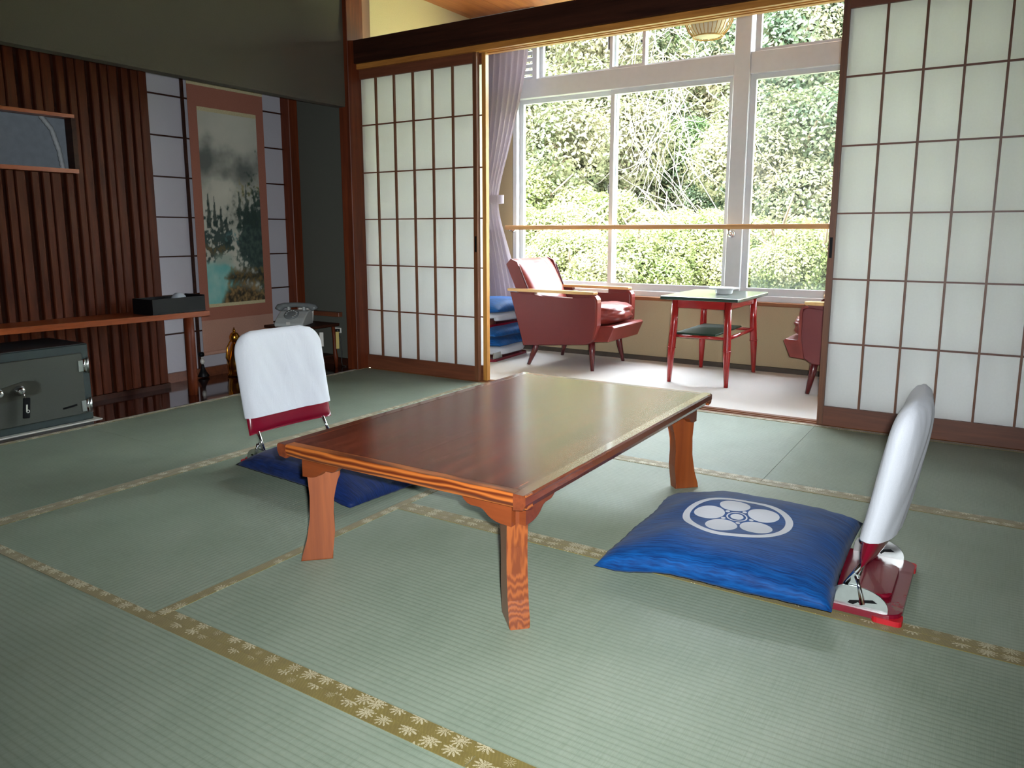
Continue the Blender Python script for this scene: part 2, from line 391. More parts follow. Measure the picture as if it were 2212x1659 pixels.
def prism_mesh(name, poly, axis, t0, t1, mat, bev=0, seg=2):
    """poly in the other two axes order (x,y,z minus axis), extruded t0..t1 on axis"""
    def P(a, b, t): return {0: (t, a, b), 1: (a, t, b), 2: (a, b, t)}[axis]
    bm = bmesh.new(); A = [bm.verts.new(P(a, b, t0)) for a, b in poly]; B = [bm.verts.new(P(a, b, t1)) for a, b in poly]
    n = len(poly); bm.faces.new(A); bm.faces.new(B[::-1])
    for i in range(n): bm.faces.new((A[i], B[i], B[(i + 1) % n], A[(i + 1) % n]))
    if bev:
        es = [e for e in bm.edges if (e.verts[0] in A) == (e.verts[1] in A)]
        bmesh.ops.bevel(bm, geom=es, offset=bev, segments=seg, affect='EDGES', profile=.5)
    return bm_mesh(name, bm, mat)
def prism(name, poly, axis, t0, t1, mat, parent=None, loc=(0, 0, 0), rot=None, bev=0, seg=2):
    return link(name, prism_mesh(name, poly, axis, t0, t1, mat, bev, seg), parent, loc, rot)
def tag(o, label, cat, group=None):
    o['label'] = label; o['category'] = cat
    if group: o['group'] = group
    return o
def thing(name, label, cat, loc=(0, 0, 0), rz=0, group=None):
    o = bpy.data.objects.new(name, None); COL.objects.link(o); o.location = loc; o.rotation_euler = (0, 0, rz); o.empty_display_size = .05
    return tag(o, label, cat, group)
def structure(o): o['kind'] = 'structure'; return o
def root(name, loc=(0, 0, 0)):
    o = bpy.data.objects.new(name, None); COL.objects.link(o); o.location = loc; o.empty_display_size = .05; return structure(o)
def smoothstep(a, b, x):
    t = max(0, min(1, (x - a) / (b - a))); return t * t * (3 - 2 * t)
def bez(p0, p1, p2, n):
    return [((1 - t) ** 2 * p0[0] + 2 * (1 - t) * t * p1[0] + t * t * p2[0], (1 - t) ** 2 * p0[1] + 2 * (1 - t) * t * p1[1] + t * t * p2[1]) for t in [i / n for i in range(n + 1)]]
def rrect(x0, x1, y0, y1, r, n=5):
    P = []
    for cx, cy, a0 in ((x1 - r, y1 - r, 0), (x0 + r, y1 - r, 90), (x0 + r, y0 + r, 180), (x1 - r, y0 + r, 270)):
        for i in range(n + 1): a = R(a0 + 90 * i / n); P.append((cx + r * math.cos(a), cy + r * math.sin(a)))
    return P

# ------------------------------------------------------------------ shell: floors
XL, X2, X1, X3 = -.05, 1.85, .905, 2.755
Y1, Y2, Y3, YB = -.955, -1.822, -2.672, -4.45
XR = 3.70
floor = structure(sbox('floor', -.05, XR, YB, .02, -.09, -.05, 'base_dark'))
BW = .03
def mat_(x0, x1, y0, y1, along, sides):
    g = .0008
    m = box('tatami_mat', x0 + g, x1 - g, y0 + g, y1 - g, -.05, 0, 'tatami_x' if along == 0 else 'tatami_y', floor)
    cx, cy = (x0 + x1) / 2, (y0 + y1) / 2
    for s in sides:
        if along == 0:
            ya, yb = (y1 - g - BW, y1 - g) if s > 0 else (y0 + g, y0 + g + BW)
            box('border_strip', x0 + g - cx, x1 - g - cx, ya - cy, yb - cy, .025, .0266, 'brocade', m)
        else:
            xa, xb = (x1 - g - BW, x1 - g) if s > 0 else (x0 + g, x0 + g + BW)
            box('border_strip', xa - cx, xb - cx, y0 + g - cy, y1 - g - cy, .025, .0266, 'brocade', m)
mat_(XL, X1, Y2, 0, 1, (-1, 1)); mat_(XL, X1, -3.64, Y2, 1, (-1, 1))
mat_(X1, X3, Y1, 0, 0, (-1, 1)); mat_(X3, XR, Y1, 0, 0, (-1, 1))
mat_(X1, X2, Y3, Y1, 1, (-1, 1)); mat_(X2, XR, Y2, Y1, 0, (-1, 1)); mat_(X2, XR, Y3, Y2, 0, (-1, 1))
mat_(X1, 2.73, -3.56, Y3, 0, (-1, 1)); mat_(2.73, XR, -3.56, Y3, 0, (-1, 1))
mat_(X1, 2.73, YB, -3.56, 0, (-1, 1)); mat_(2.73, XR, YB, -3.56, 0, (-1, 1)); mat_(XL, X1, YB, -3.64, 1, (-1, 1))
structure(sbox('floor_alcove', -.82, -.05, -2.9, 0, -.09, .003, 'alcove_floor'))
structure(sbox('floor_sunroom', -.02, XR, .10, 1.32, -.09, 0, 'carpet'))

# sill with grooves between the rooms
sill = structure(sbox('trim_1', -.02, XR, .0, .10, -.09, -.004, 'wood_rail_x'))
for y0, y1 in ((.0, .012), (.034, .046), (.068, .10)):
    box('sill_rib', -.02, XR, y0, y1, -.004, .002, 'wood_rail_x', sill)
# walls
structure(sbox('wall_right', XR, XR + .1, YB, 1.4, -.09, 2.5, 'plaster_grey'))
structure(sbox('wall_rear', -.85, XR + .1, YB - .1, YB, -.09, 2.5, 'plaster_grey'))
structure(sbox('wall_left', -.12, -.05, -2.9, -.085, 1.645, 2.5, 'plaster_grey'))          # wall hanging over the alcove
structure(sbox('wall_left_rear', -.12, -.05, YB, -2.9, -.09, 2.5, 'plaster_grey'))
structure(sbox('wall_alcove_back', -.86, -.80, -3.0, .06, -.09, 2.5, 'plaster_alcove'))
structure(sbox('wall_alcove_side', -.80, -.10, .0, .06, -.09, 2.5, 'plaster_alcove'))
structure(sbox('wall_alcove_near', -.80, -.12, -2.98, -2.9, -.09, 2.5, 'plaster_alcove'))
structure(sbox('wall_sunroom_left', -.08, .0, .10, 1.5, -.09, 2.5, 'plaster_beige'))
structure(sbox('wall_window', -.02, XR, 1.285, 1.36, -.09, .435, 'plaster_wainscot'))
structure(sbox('wall_window_left', -.02, .265, 1.32, 1.42, .435, 2.5, 'plaster_wainscot'))
structure(sbox('baseboard_window', 0, XR, 1.262, 1.285, 0, .03, 'base_dark'))
structure(sbox('baseboard_alcove', -.64, -.10, -.018, .0, .003, .05, 'wood_dark'))
ceil = structure(sbox('ceiling', -.86, XR + .1, YB - .1, .06, 2.5, 2.56, 'wood_post'))
cs = root('ceiling_sunroom')
for k in range(9):
    box('ceiling_board', -.08 + k * .422, -.08 + k * .422 + .418, .055, 1.45, 2.405, 2.425, 'wood_ceiling', cs)
box('sun_block_roof', -.3, XR + .3, .055, 1.6, 2.426, 2.56, 'sun_block_metal', cs)  # unseen roof, added to keep the sun out of the sun room
# lintel with track, posts
lint = structure(sbox('trim_2', -.02, XR, -.035, .10, 1.885, 2.02, 'wood_dark', bev=.003))
box('lintel_track', -.02, XR, -.012, .012, 1.855, 1.885, 'wood_edge_lit_x', lint)
box('lintel_track', -.02, XR, .034, .046, 1.855, 1.885, 'wood_edge_lit_x', lint)
box('lintel_track', -.02, XR, .068, .10, 1.855, 1.885, 'wood_edge_lit_x', lint)
structure(sbox('trim_3', -.105, -.018, -.085, .055, 0, 2.5, 'wood_post', bev=.003))
structure(sbox('trim_4', XR - .06, XR, -.03, .1, 0, 2.5, 'wood_post', bev=.003))
structure(sbox('trim_5', -.118, -.052, -2.9, -.085, 1.628, 1.645, 'plaster_grey'))

# ------------------------------------------------------------------ shoji sliding doors
ROWZ = [.095, .381, .667, .953, 1.239, 1.525, 1.80]
def shoji(name, x0, y0, pull=None, edge=None):
    d = root(name, (x0, y0, 0)); W = .925; T = .03
    box('stile', 0, .026, 0, T, .004, 1.885, edge or 'wood_door_z', d); box('stile', W - .026, W, 0, T, .004, 1.885, edge or 'wood_door_z', d)
    box('bottom_board', .026, W - .026, .004, T - .004, .004, .09, 'wood_door_x', d)
    box('top_rail', .026, W - .026, .002, T - .002, 1.80, 1.885, 'wood_door_x', d)
    cw = (W - .052) / 6
    for k in range(1, 6):
        x = .026 + cw * k; box('lattice_bar', x - .0045, x + .0045, .003, .018, .09, 1.80, 'wood_door_z', d)
    for z in ROWZ[1:-1]:
        box('lattice_rung', .026, W - .026, .005, .017, z - .0035, z + .0035, 'wood_door_x', d)
    for i in range(6):
        for j in range(6):
            z0 = .09 if j == 0 else ROWZ[j]
            box('paper_pane', .026 + cw * i, .026 + cw * (i + 1), .0185, .0192, z0, ROWZ[j + 1], 'paper', d)
    if pull is not None:
        box('finger_pull', pull, pull + .012, -.0015, .004, .76, .85, 'black', d)
    return d
shoji('door_1', -.062, .006, pull=.907)
shoji('door_2', -.028, .048, edge='wood_edge_lit')
shoji('door_3', 2.755, .006, pull=.006)
shoji('door_4', 2.772, .048)

# ------------------------------------------------------------------ alcove: slatted wall, paper lattice, posts
sl = structure(sbox('wall_slatted', -.56, -.535, -1.50, -1.08, .003, 2.3, 'wood_dark'))
NY0, NY1, NZ0, NZ1 = -2.6, -1.515, 1.18, 1.424
box('backing_board', -.56, -.535, -2.9, -1.50, .003, NZ0 - .02, 'wood_dark', sl)
box('backing_board', -.56, -.535, -2.9, -1.50, NZ1 + .02, 2.3, 'wood_dark', sl)
P = .0545
for k in range(34):
    y1 = -1.085 - k * P; y0 = y1 - (.036 if k % 3 else .046); dx = .012 * ((k * 7) % 3)
    if y0 < -2.9: break
    segs = [(.03, 2.3)] if y0 > NY1 - .02 else [(.03, NZ0 - .02), (NZ1 + .017, 2.3)]
    for z0, z1 in segs:
        o = box('wall_slat', -.535, -.508 + (dx - .012) * .5, y0, y1, z0, z1, 'wood_slat', sl, bev=.004); o
o = box('bottom_rail', -.535, -.505, -2.9, -1.08, .003, .03, 'wood_dark', sl); o
for z0, z1 in ((NZ0 - .02, NZ0), (NZ1, NZ1 + .017)):
    o = box('opening_rail', -.55, -.488, NY0, NY1 + .015, z0, z1, 'wood_orange_y', sl); o
o = box('opening_jamb', -.55, -.492, NY1, NY1 + .022, NZ0, NZ1, 'wood_dark', sl); o
ni = structure(sbox('wall_niche', -.79, -.775, NY0, -1.36, 1.05, 1.56, 'niche_grey'))
for b in ((-.775, -.56, NY0, -1.36, 1.05, 1.06), (-.775, -.56, NY0, -1.36, 1.46, 1.47), (-.775, -.56, -1.37, -1.36, 1.06, 1.46)):
    o = box('niche_panel', *b, 'niche_grey', ni); o
hp = [(-.65, -1.487, 1.06), (-.65, -1.49, 1.18), (-.65, -1.503, 1.28), (-.65, -1.53, 1.38), (-.65, -1.585, 1.45)]
v, f = tube_data([Vector(hp[0]).lerp(Vector(hp[0]), 0)] + hp, .012, 8)
path = []; rad = []
for i in range(len(hp) - 1):
    for k in range(9):
        path.append(Vector(hp[i]).lerp(Vector(hp[i + 1]), k / 9)); rad.append(.0135 if (k % 2) else .0105)
tag(tube('ribbed_hose', path, rad, 'hose', n=10), 'pale ribbed hose inside the opening of the slatted wall', 'hose')

pl = structure(sbox('wall_alcove_lattice', -.655, -.645, -1.08, -.062, .003, 2.2, 'plaster_alcove'))
def onpl(n, *b, mat): return box(n, *b, mat, pl)
vb = [-1.08, -.795, -.545, -.295, -.062]; hz = [.058, .286, .51, .734, .958, 1.184, 1.41, 1.634, 1.86]
for i in range(4):
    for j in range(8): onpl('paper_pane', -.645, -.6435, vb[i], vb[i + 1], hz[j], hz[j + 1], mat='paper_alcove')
for y in vb[1:-1]: onpl('lattice_bar', -.6435, -.628, y - .007, y + .007, .058, 2.2, mat='wood_dark')
for z in hz[1:]: onpl('lattice_rung', -.6435, -.632, -1.08, -.062, z - .004, z + .004, mat='wood_dark')
onpl('bottom_rail', -.645, -.62, -1.08, -.062, .003, .058, mat='wood_door_x')
structure(sbox('trim_6', -.66, -.565, -.074, .0, .003, 2.3, 'wood_post', bev=.004))

# ------------------------------------------------------------------ window
win = root('window_1', (0, 0, 0))
FY0, FY1 = 1.325, 1.415
def wb(n, x0, x1, z0, z1, y0=FY0, y1=FY1, m='alu', p=win, bev=.003): return box(n, x0, x1, y0, y1, z0, z1, m, p, bev=bev)
wb('column', 1.905, 2.005, .45, 2.42, 1.30, 1.42)
wb('transom_bar', .265, 1.905, 1.835, 1.965, 1.31, 1.42); wb('transom_bar', 2.005, XR, 1.835, 1.965, 1.31, 1.42)
wb('sill_rail', .265, XR, .435, .475, 1.31, 1.45)
wb('head_rail', .265, XR, 2.36, 2.42)
wb('jamb', .265, .30, .475, 1.835)
box('sill_board', .0, XR, 1.25, 1.31, .415, .44, 'wood_rail_x', win, bev=.003)
def sash(n, x0, x1, z0, z1, y, st=.032, br=.045):
    s = bpy.data.objects.new(n, None); COL.objects.link(s); s.parent = win; s.location = (0, 0, 0)
    # stiles and rails joined: one welded aluminium frame
    multi_box('sash_frame', [(x0, x0 + st, y, y + .03, z0, z1), (x1 - st, x1, y, y + .03, z0, z1), (x0 + st, x1 - st, y, y + .03, z0, z0 + br), (x0 + st, x1 - st, y, y + .03, z1 - .03, z1)], 'alu', s)
    box('glass_pane', x0 + st, x1 - st, y + .012, y + .016, z0 + br, z1 - .03, 'glass', s)
    return s
sash('sash', .30, 1.09, .475, 1.835, 1.37); sash('sash', 1.055, 1.905, .475, 1.835, 1.335, st=.03)
sash('sash', 2.005, 2.87, .475, 1.835, 1.335, st=.035); sash('sash', 2.84, XR, .475, 1.835, 1.37)
sash('sash', .47, 1.075, 1.965, 2.36, 1.37, .026, .02); sash('sash', 1.04, 1.30, 1.965, 2.36, 1.335, .022, .02)
sash('sash', 1.27, 1.905, 1.965, 2.36, 1.37, .022, .02); sash('sash', 2.02, 2.87, 1.965, 2.36, 1.335, .035, .02); sash('sash', 2.84, XR, 1.965, 2.36, 1.37, .03, .02)
for k in range(9):
    box('louvre_slat', .30, .44, 1.36, 1.385, 1.972 + k * .044, 1.978 + k * .044 + .02, 'alu', win, rot=(R(24), 0, 0))
wb('louvre_post', .43, .47, 1.965, 2.36)
box('sash_lock', 1.035, 1.052, 1.352, 1.37, 1.14, 1.20, 'alu_dark', win, bev=.003)
box('sash_lock', 1.02, 1.045, 1.342, 1.36, 2.10, 2.20, 'alu_dark', win, bev=.004)
box('sash_lock', 1.255, 1.27, 1.352, 1.37, 2.12, 2.14, 'alu_dark', win, bev=.003)
tag(box('insect_screen', 2.04, 2.95, 1.424, 1.4245, .50, 1.82, 'screen'), 'fine grey insect screen outside the right window pane', 'screen')

# handrail along the window
hr = thing('handrail', 'wooden handrail running across the window at waist height', 'railing', (1.5, 1.235, .908))
v = prism('rail', rrect(-.014, .014, -.016, .016, .008), 0, -1.24, 1.6, 'wood_handrail', hr)
lathe('bracket', [(.004, -.0), (.012, 0), (.012, .03), (.02, .034), (.026, .05), (.022, .066), (.004, .07)], 'chrome', hr, (.44, .012, -.045), 16, rot=(R(-90), 0, 0))
tube('bracket_arm', [(.44, .03, -.045), (.44, .0, -.04), (.44, 0, -.015)], .007, 'chrome', hr)
lathe('bracket', [(.004, -.0), (.012, 0), (.012, .03), (.02, .034), (.026, .05), (.022, .066), (.004, .07)], 'chrome', hr, (-1.225, .03, -.012), 12, rot=(R(-90), 0, 0))

# curtain, tied back
cu = thing('curtain', 'mauve grey pleated curtain tied back left of the window', 'curtain', (.0, 1.17, .03))
def curtain_mesh():
    NX, NZ = 90, 60; v, f = [], []; tops = 2.36
    for j in range(NZ + 1):
        z = tops * j / NZ; zw = z + .03
        if zw > 1.10: k = smoothstep(1.10, 2.3, zw); wd = .27 + (.50 - .27) * k ** .8
        else: k = smoothstep(1.10, .2, zw); wd = .27 + .17 * k
        for i in range(NX + 1):
            u = i / NX; gath = .55 + .45 * (1 - math.exp(-((zw - 1.10) / .12) ** 2))
            amp = (.022 + .010 * math.sin(5 * u + 1)) * gath
            x = .03 + u * (wd - .03) + .004 * math.sin(u * 57); y = amp * math.sin(u * 2 * math.pi * 9 + .6 * math.sin(3 * zw)) - .05 * math.exp(-((zw - 1.1) / .25) ** 2) * u
            v.append((x, y, z))
    for j in range(NZ):
        for i in range(NX): a = j * (NX + 1) + i; f.append((a, a + 1, a + NX + 2, a + NX + 1))
    return mesh_from('drape', v, f, 'curtain', True)
link('drape', curtain_mesh(), cu)
tb = []
for i in range(41):
    a = 2 * math.pi * i / 40; tb.append((.14 + .155 * math.cos(a), -.02 + .062 * math.sin(a)))
vv, ff = [], []
for (x, y) in tb:
    for zz in (1.05, 1.11): vv.append((x, y, zz + .02 * (x - .14)))
for i in range(40): ff.append((2 * i, 2 * i + 2, 2 * i + 3, 2 * i + 1))
link('tieback', mesh_from('tieback', vv, ff, 'curtain', True), cu)
box('curtain_rail', .02, .55, -.02, .02, 2.35, 2.372, 'alu', cu)

# ------------------------------------------------------------------ low table
TX0, TX1, TY0, TY1, TZ = 1.843, 2.607, -2.312, -1.085, .325
tc = ((TX0 + TX1) / 2, (TY0 + TY1) / 2); hx, hy = (TX1 - TX0) / 2, (TY1 - TY0) / 2
lt = thing('low_table', 'low wooden table with glossy dark top in the middle of the tatami', 'table', (tc[0], tc[1], 0))
box('top_panel', -hx + .03, hx - .03, -hy + .03, hy - .03, .300, TZ, 'table_top', lt)
def edge_x(sgn):
    y = sgn * hy
    prof = [(y - sgn * .031, TZ), (y - sgn * .004, TZ), (y, TZ - .004), (y, TZ - .020), (y - sgn * .006, TZ - .032), (y - sgn * .031, TZ - .036)]
    prism('edge_board', prof, 0, -hx, hx, 'table_edge_x', lt)
def edge_y(sgn):
    x = sgn * hx
    prof = [(x - sgn * .0305, TZ + .0004), (x - sgn * .004, TZ + .0004), (x + sgn * .0006, TZ - .004), (x + sgn * .0006, TZ - .020), (x - sgn * .006, TZ - .0325), (x - sgn * .0305, TZ - .0365)]
    prism('edge_board', prof, 1, -hy - .0006, hy + .0006, 'table_edge_y', lt)
edge_x(-1); edge_x(1); edge_y(1); edge_y(-1)
def leg_mesh(m):
    # profile: r outward along the diagonal, z
    out = [(.0, .290), (.0, .24), (-.004, .18), (-.002, .12), (.008, .06), (.022, .015), (.026, 0)]
    inn = [(-.058, 0), (-.060, .03), (-.066, .08), (-.064, .13), (-.062, .17), (-.068, .20), (-.078, .222), (-.085, .235), (-.085, .290)]
    poly = out + inn
    return prism_mesh('leg', poly, 1, -.024, .024, m, bev=.004, seg=2)
LM = {'a': leg_mesh('table_leg'), 'b': leg_mesh('table_leg_grain')}
for sx, sy in ((-1, -1), (1, -1), (1, 1), (-1, 1)):
    ang = math.atan2(sy, sx)
    link('leg', LM['b' if (sx, sy) == (1, -1) else 'a'], lt, (sx * (hx - .052), sy * (hy - .052), .0), (0, 0, ang))
    # scalloped brackets, one on each side of the leg
    poly = [(0, .294), (.0, .235), (.03, .237)] + bez((.03, .237), (.055, .24), (.07, .256), 4)[1:] + bez((.07, .256), (.078, .266), (.10, .264), 3)[1:] + bez((.10, .264), (.128, .262), (.14, .294), 5)[1:]
    if ('bx', 0) not in LM: LM[('bx', 0)] = True
    px = [((hx - .055 - a) * sx, z) for a, z in poly]
    prism('bracket', px, 1, sy * (hy - .050), sy * (hy - .032), 'table_bracket', lt)
    py = [((hy - .055 - a) * sy, z) for a, z in poly]
    prism('bracket', py, 0, sx * (hx - .050), sx * (hx - .032), 'table_bracket', lt)

# ------------------------------------------------------------------ legless chairs
def pad_back(name, mat, W, H0, H1, th, grow=0, wr=0, seed=0, openbottom=False):
    """cushioned back panel in local (x thickness, y width, s along height), curved and leaning"""
    NU, NV = 40, 30; v, f = [], []
    rc = .085
    def place(x, y, s):
        lean = -.205 * s + .11 * (s ** 2) * 1.0     # recline; upper part bends slightly
        bow = .05 * (y / .2) ** 2
        return (.067 + lean * 1.0 + bow * .35 + x, y, .145 + s * .985)
    L = []
    for side in (1, -1):
        g = []
        for j in range(NV + 1):
            t = j / NV; s = H0 + (H1 - H0) * t
            row = []
            top = max(0, (s - (H1 - rc)) / rc); hw = W - (rc * (1 - math.sqrt(max(0, 1 - top * top))) if top > 0 else 0)
            for i in range(NU + 1):
                u = -1 + 2 * i / NU; y = u * hw
                e = (1 - abs(u) ** 5) ** .5 * (max(0.0, 1 - t ** 9)) ** .5 * ((max(0.0, 1 - (1 - t) ** 8)) ** .5 if not openbottom else 1)
                nz = wr * (mnoise.noise((y * 9 + seed, s * 5, side * 3)) + .5 * mnoise.noise((y * 30 + s * 12 + seed, s * 6, side)))
                row.append(place(side * (th * e + grow) + nz * e, y + (grow if u > 0 else -grow) * (abs(u) ** 8), s))
            g.append(row)
        L.append(g)
    n = NU + 1
    for g in L:
        b = len(v)
        for row in g: v += row
        for j in range(NV):
            for i in range(NU):
                q = (b + j * n + i, b + j * n + i + 1, b + (j + 1) * n + i + 1, b + (j + 1) * n + i)
                f.append(q if g is L[0] else q[::-1])
    N = n * (NV + 1)
    for j in range(NV):
        for i in (0, NU):
            a = j * n + i; q = (a, a + n, a + n + N, a + N); f.append(q if i == 0 else q[::-1])
    for i in range(NU):
        a = NV * n + i; f.append((a, a + 1, a + 1 + N, a + N))
        if not openbottom: f.append((i, i + N, i + 1 + N, i + 1))
    me = mesh_from(name, v, f, mat, True); return me
def plate_poly():
    P = [(.028, .018), (.028, .032)] + [(.095 + .0 - .067 * math.cos(R(a)), .03 + .04 * math.sin(R(a))) for a in range(15, 100, 14)] + [(.125, .068), (.142, .058), (.148, .046), (.15, .018)]
    return P
def legless_chair(loc, rz, label, seed):
    c = thing('legless_chair', label, 'chair', loc, rz)
    prism('seat_base', rrect(0, .5, -.178, .178, .035), 2, .006, .022, 'burgundy', c, bev=.004)
    for sx in (0, .44):
        for s in (-1, 1):
            y0, y1 = (s * .184, s * .14)
            prism('foot_pad', rrect(sx - .003 if sx == 0 else sx, sx + .06, min(y0, y1), max(y0, y1), .012, 3), 2, 0, .014, 'red_rubber', c)
    for s in (-1, 1):
        y = s * .168
        h = prism('hinge_plate', plate_poly(), 1, y - .002, y + .002, 'zinc', c)
        prism('slot', [(.05, .040), (.06, .046), (.108, .034), (.112, .028), (.10, .026), (.09, .034), (.082, .028), (.074, .036)], 1, y - .0028, y + .0028, 'black', h)
        lathe('rivet', [(.001, 0), (.008, 0), (.008, .004), (.004, .007), (.001, .007)], 'chrome', c, (.13, y - s * .0, .052), 12, rot=(R(90) * s, 0, 0))
        prism('hinge_arm', [(.085, .055), (.125, .062), (.118, .078), (.104, .098), (.090, .094), (.094, .078)], 1, y - s * .006 - .0015, y - s * .006 + .0015, 'zinc', c)
        tube('rod', [(.120, y - s * .009, .066), (.098, y - s * .012, .105), (.068, y - s * .014, .160)], .0062, 'chrome', c, 10)
        tube('lever', [(.100, y - s * .004, .092), (.088, y + s * .004, .07), (.078, y + s * .006, .034), (.083, y + s * .004, .030), (.094, y + s * .002, .09)], .0035, 'chrome', c, 6)
    tube('torsion_bar', [(.11, -.16, .03), (.11, -.11, .045), (.105, -.06, .05), (.105, .06, .05), (.11, .11, .045), (.11, .16, .03)], .004, 'chrome', c, 8)
    prism('clear_guard', rrect(.03, .10, -.10, .10, .02), 2, .023, .034, 'burgundy', c, bev=.006)
    link('backrest', pad_back('backrest', 'burgundy', .196, -.02, .358, .030, 0), c)
    link('back_cover', pad_back('back_cover', 'cover', .198, .046, .364, .032, .0035, .006, seed, openbottom=True), c)
    return c
ch_r = legless_chair((3.285, -1.640, 0), R(180), 'legless floor chair in the foreground, its white-covered back seen edge on at the right', 1.3)
ch_l = legless_chair((1.032, -1.625, 0), R(-3), 'legless floor chair behind the low table near the alcove, its white-covered back facing us', 4.1)

# ------------------------------------------------------------------ floor cushions
def cushion_mesh(name, LX, LY, H, mat, seed, sag=0, n=44, base=.0, droop=None):
    v, f = [], []
    def top(u, w, sgn):
        e = (max(0, 1 - abs(u) ** 4.4) ** .5) * (max(0, 1 - abs(w) ** 4.4) ** .5)
        k = 1 + .10 * (abs(u * w)) ** 1.5            # ears at the corners
        pin = 1 - .035 * (1 - w * w) * abs(u) ** 3 ; pin2 = 1 - .035 * (1 - u * u) * abs(w) ** 3
        x = u * LX * pin; y = w * LY * pin2
        wr = .010 * mnoise.noise((x * 7 + seed, y * 7, seed)) + .005 * mnoise.noise((x * 22 + seed, y * 10, 2)) * (1 - e)
        wr += .0035 * (1 - e) * (math.sin(x * 150 + 4 * mnoise.noise((x * 9, y * 9, seed))) * abs(w) ** 4 + math.sin(y * 150) * abs(u) ** 4)
        z = H * .30 + (H * .70 * e + wr * min(1, 2.5 * e)) * (1 if sgn > 0 else -.38)
        if droop: z += droop(x, y)
        return (x, y, z)
    for sgn in (1, -1):
        b = len(v)
        for j in range(n + 1):
            for i in range(n + 1): v.append(top(-1 + 2 * i / n, -1 + 2 * j / n, sgn))
        for j in range(n):
            for i in range(n):
                a = b + j * (n + 1) + i; q = (a, a + 1, a + n + 2, a + n + 1); f.append(q if sgn > 0 else q[::-1])
    me = mesh_from(name, v, f, mat, True)
    bm = bmesh.new(); bm.from_mesh(me); bmesh.ops.remove_doubles(bm, verts=bm.verts, dist=.0006); bm.to_mesh(me); bm.free()
    me.polygons.foreach_set('use_smooth', [True] * len(me.polygons)); return me
# right cushion: rear half lies on the seat base, front edge droops to the mat
cr = link('floor_cushion', cushion_mesh('floor_cushion', .285, .30, .092, 'silk_crest', 2.0, droop=lambda x, y: .024 * smoothstep(-.26, -.08, x) - .006), None, (2.862, -1.632, .002), (0, 0, R(2)))
tag(cr, 'blue silk floor cushion with a round white crest', 'cushion')
cl = link('floor_cushion', cushion_mesh('floor_cushion', .31, .29, .085, 'silk_shaded', 6.0, droop=lambda x, y: .024 * smoothstep(.28, .1, x) - .006), None, (1.475, -1.655, .002), (0, 0, R(-5)))
tag(cl, 'blue floor cushion with table shade in its colour, half under the low table', 'cushion')

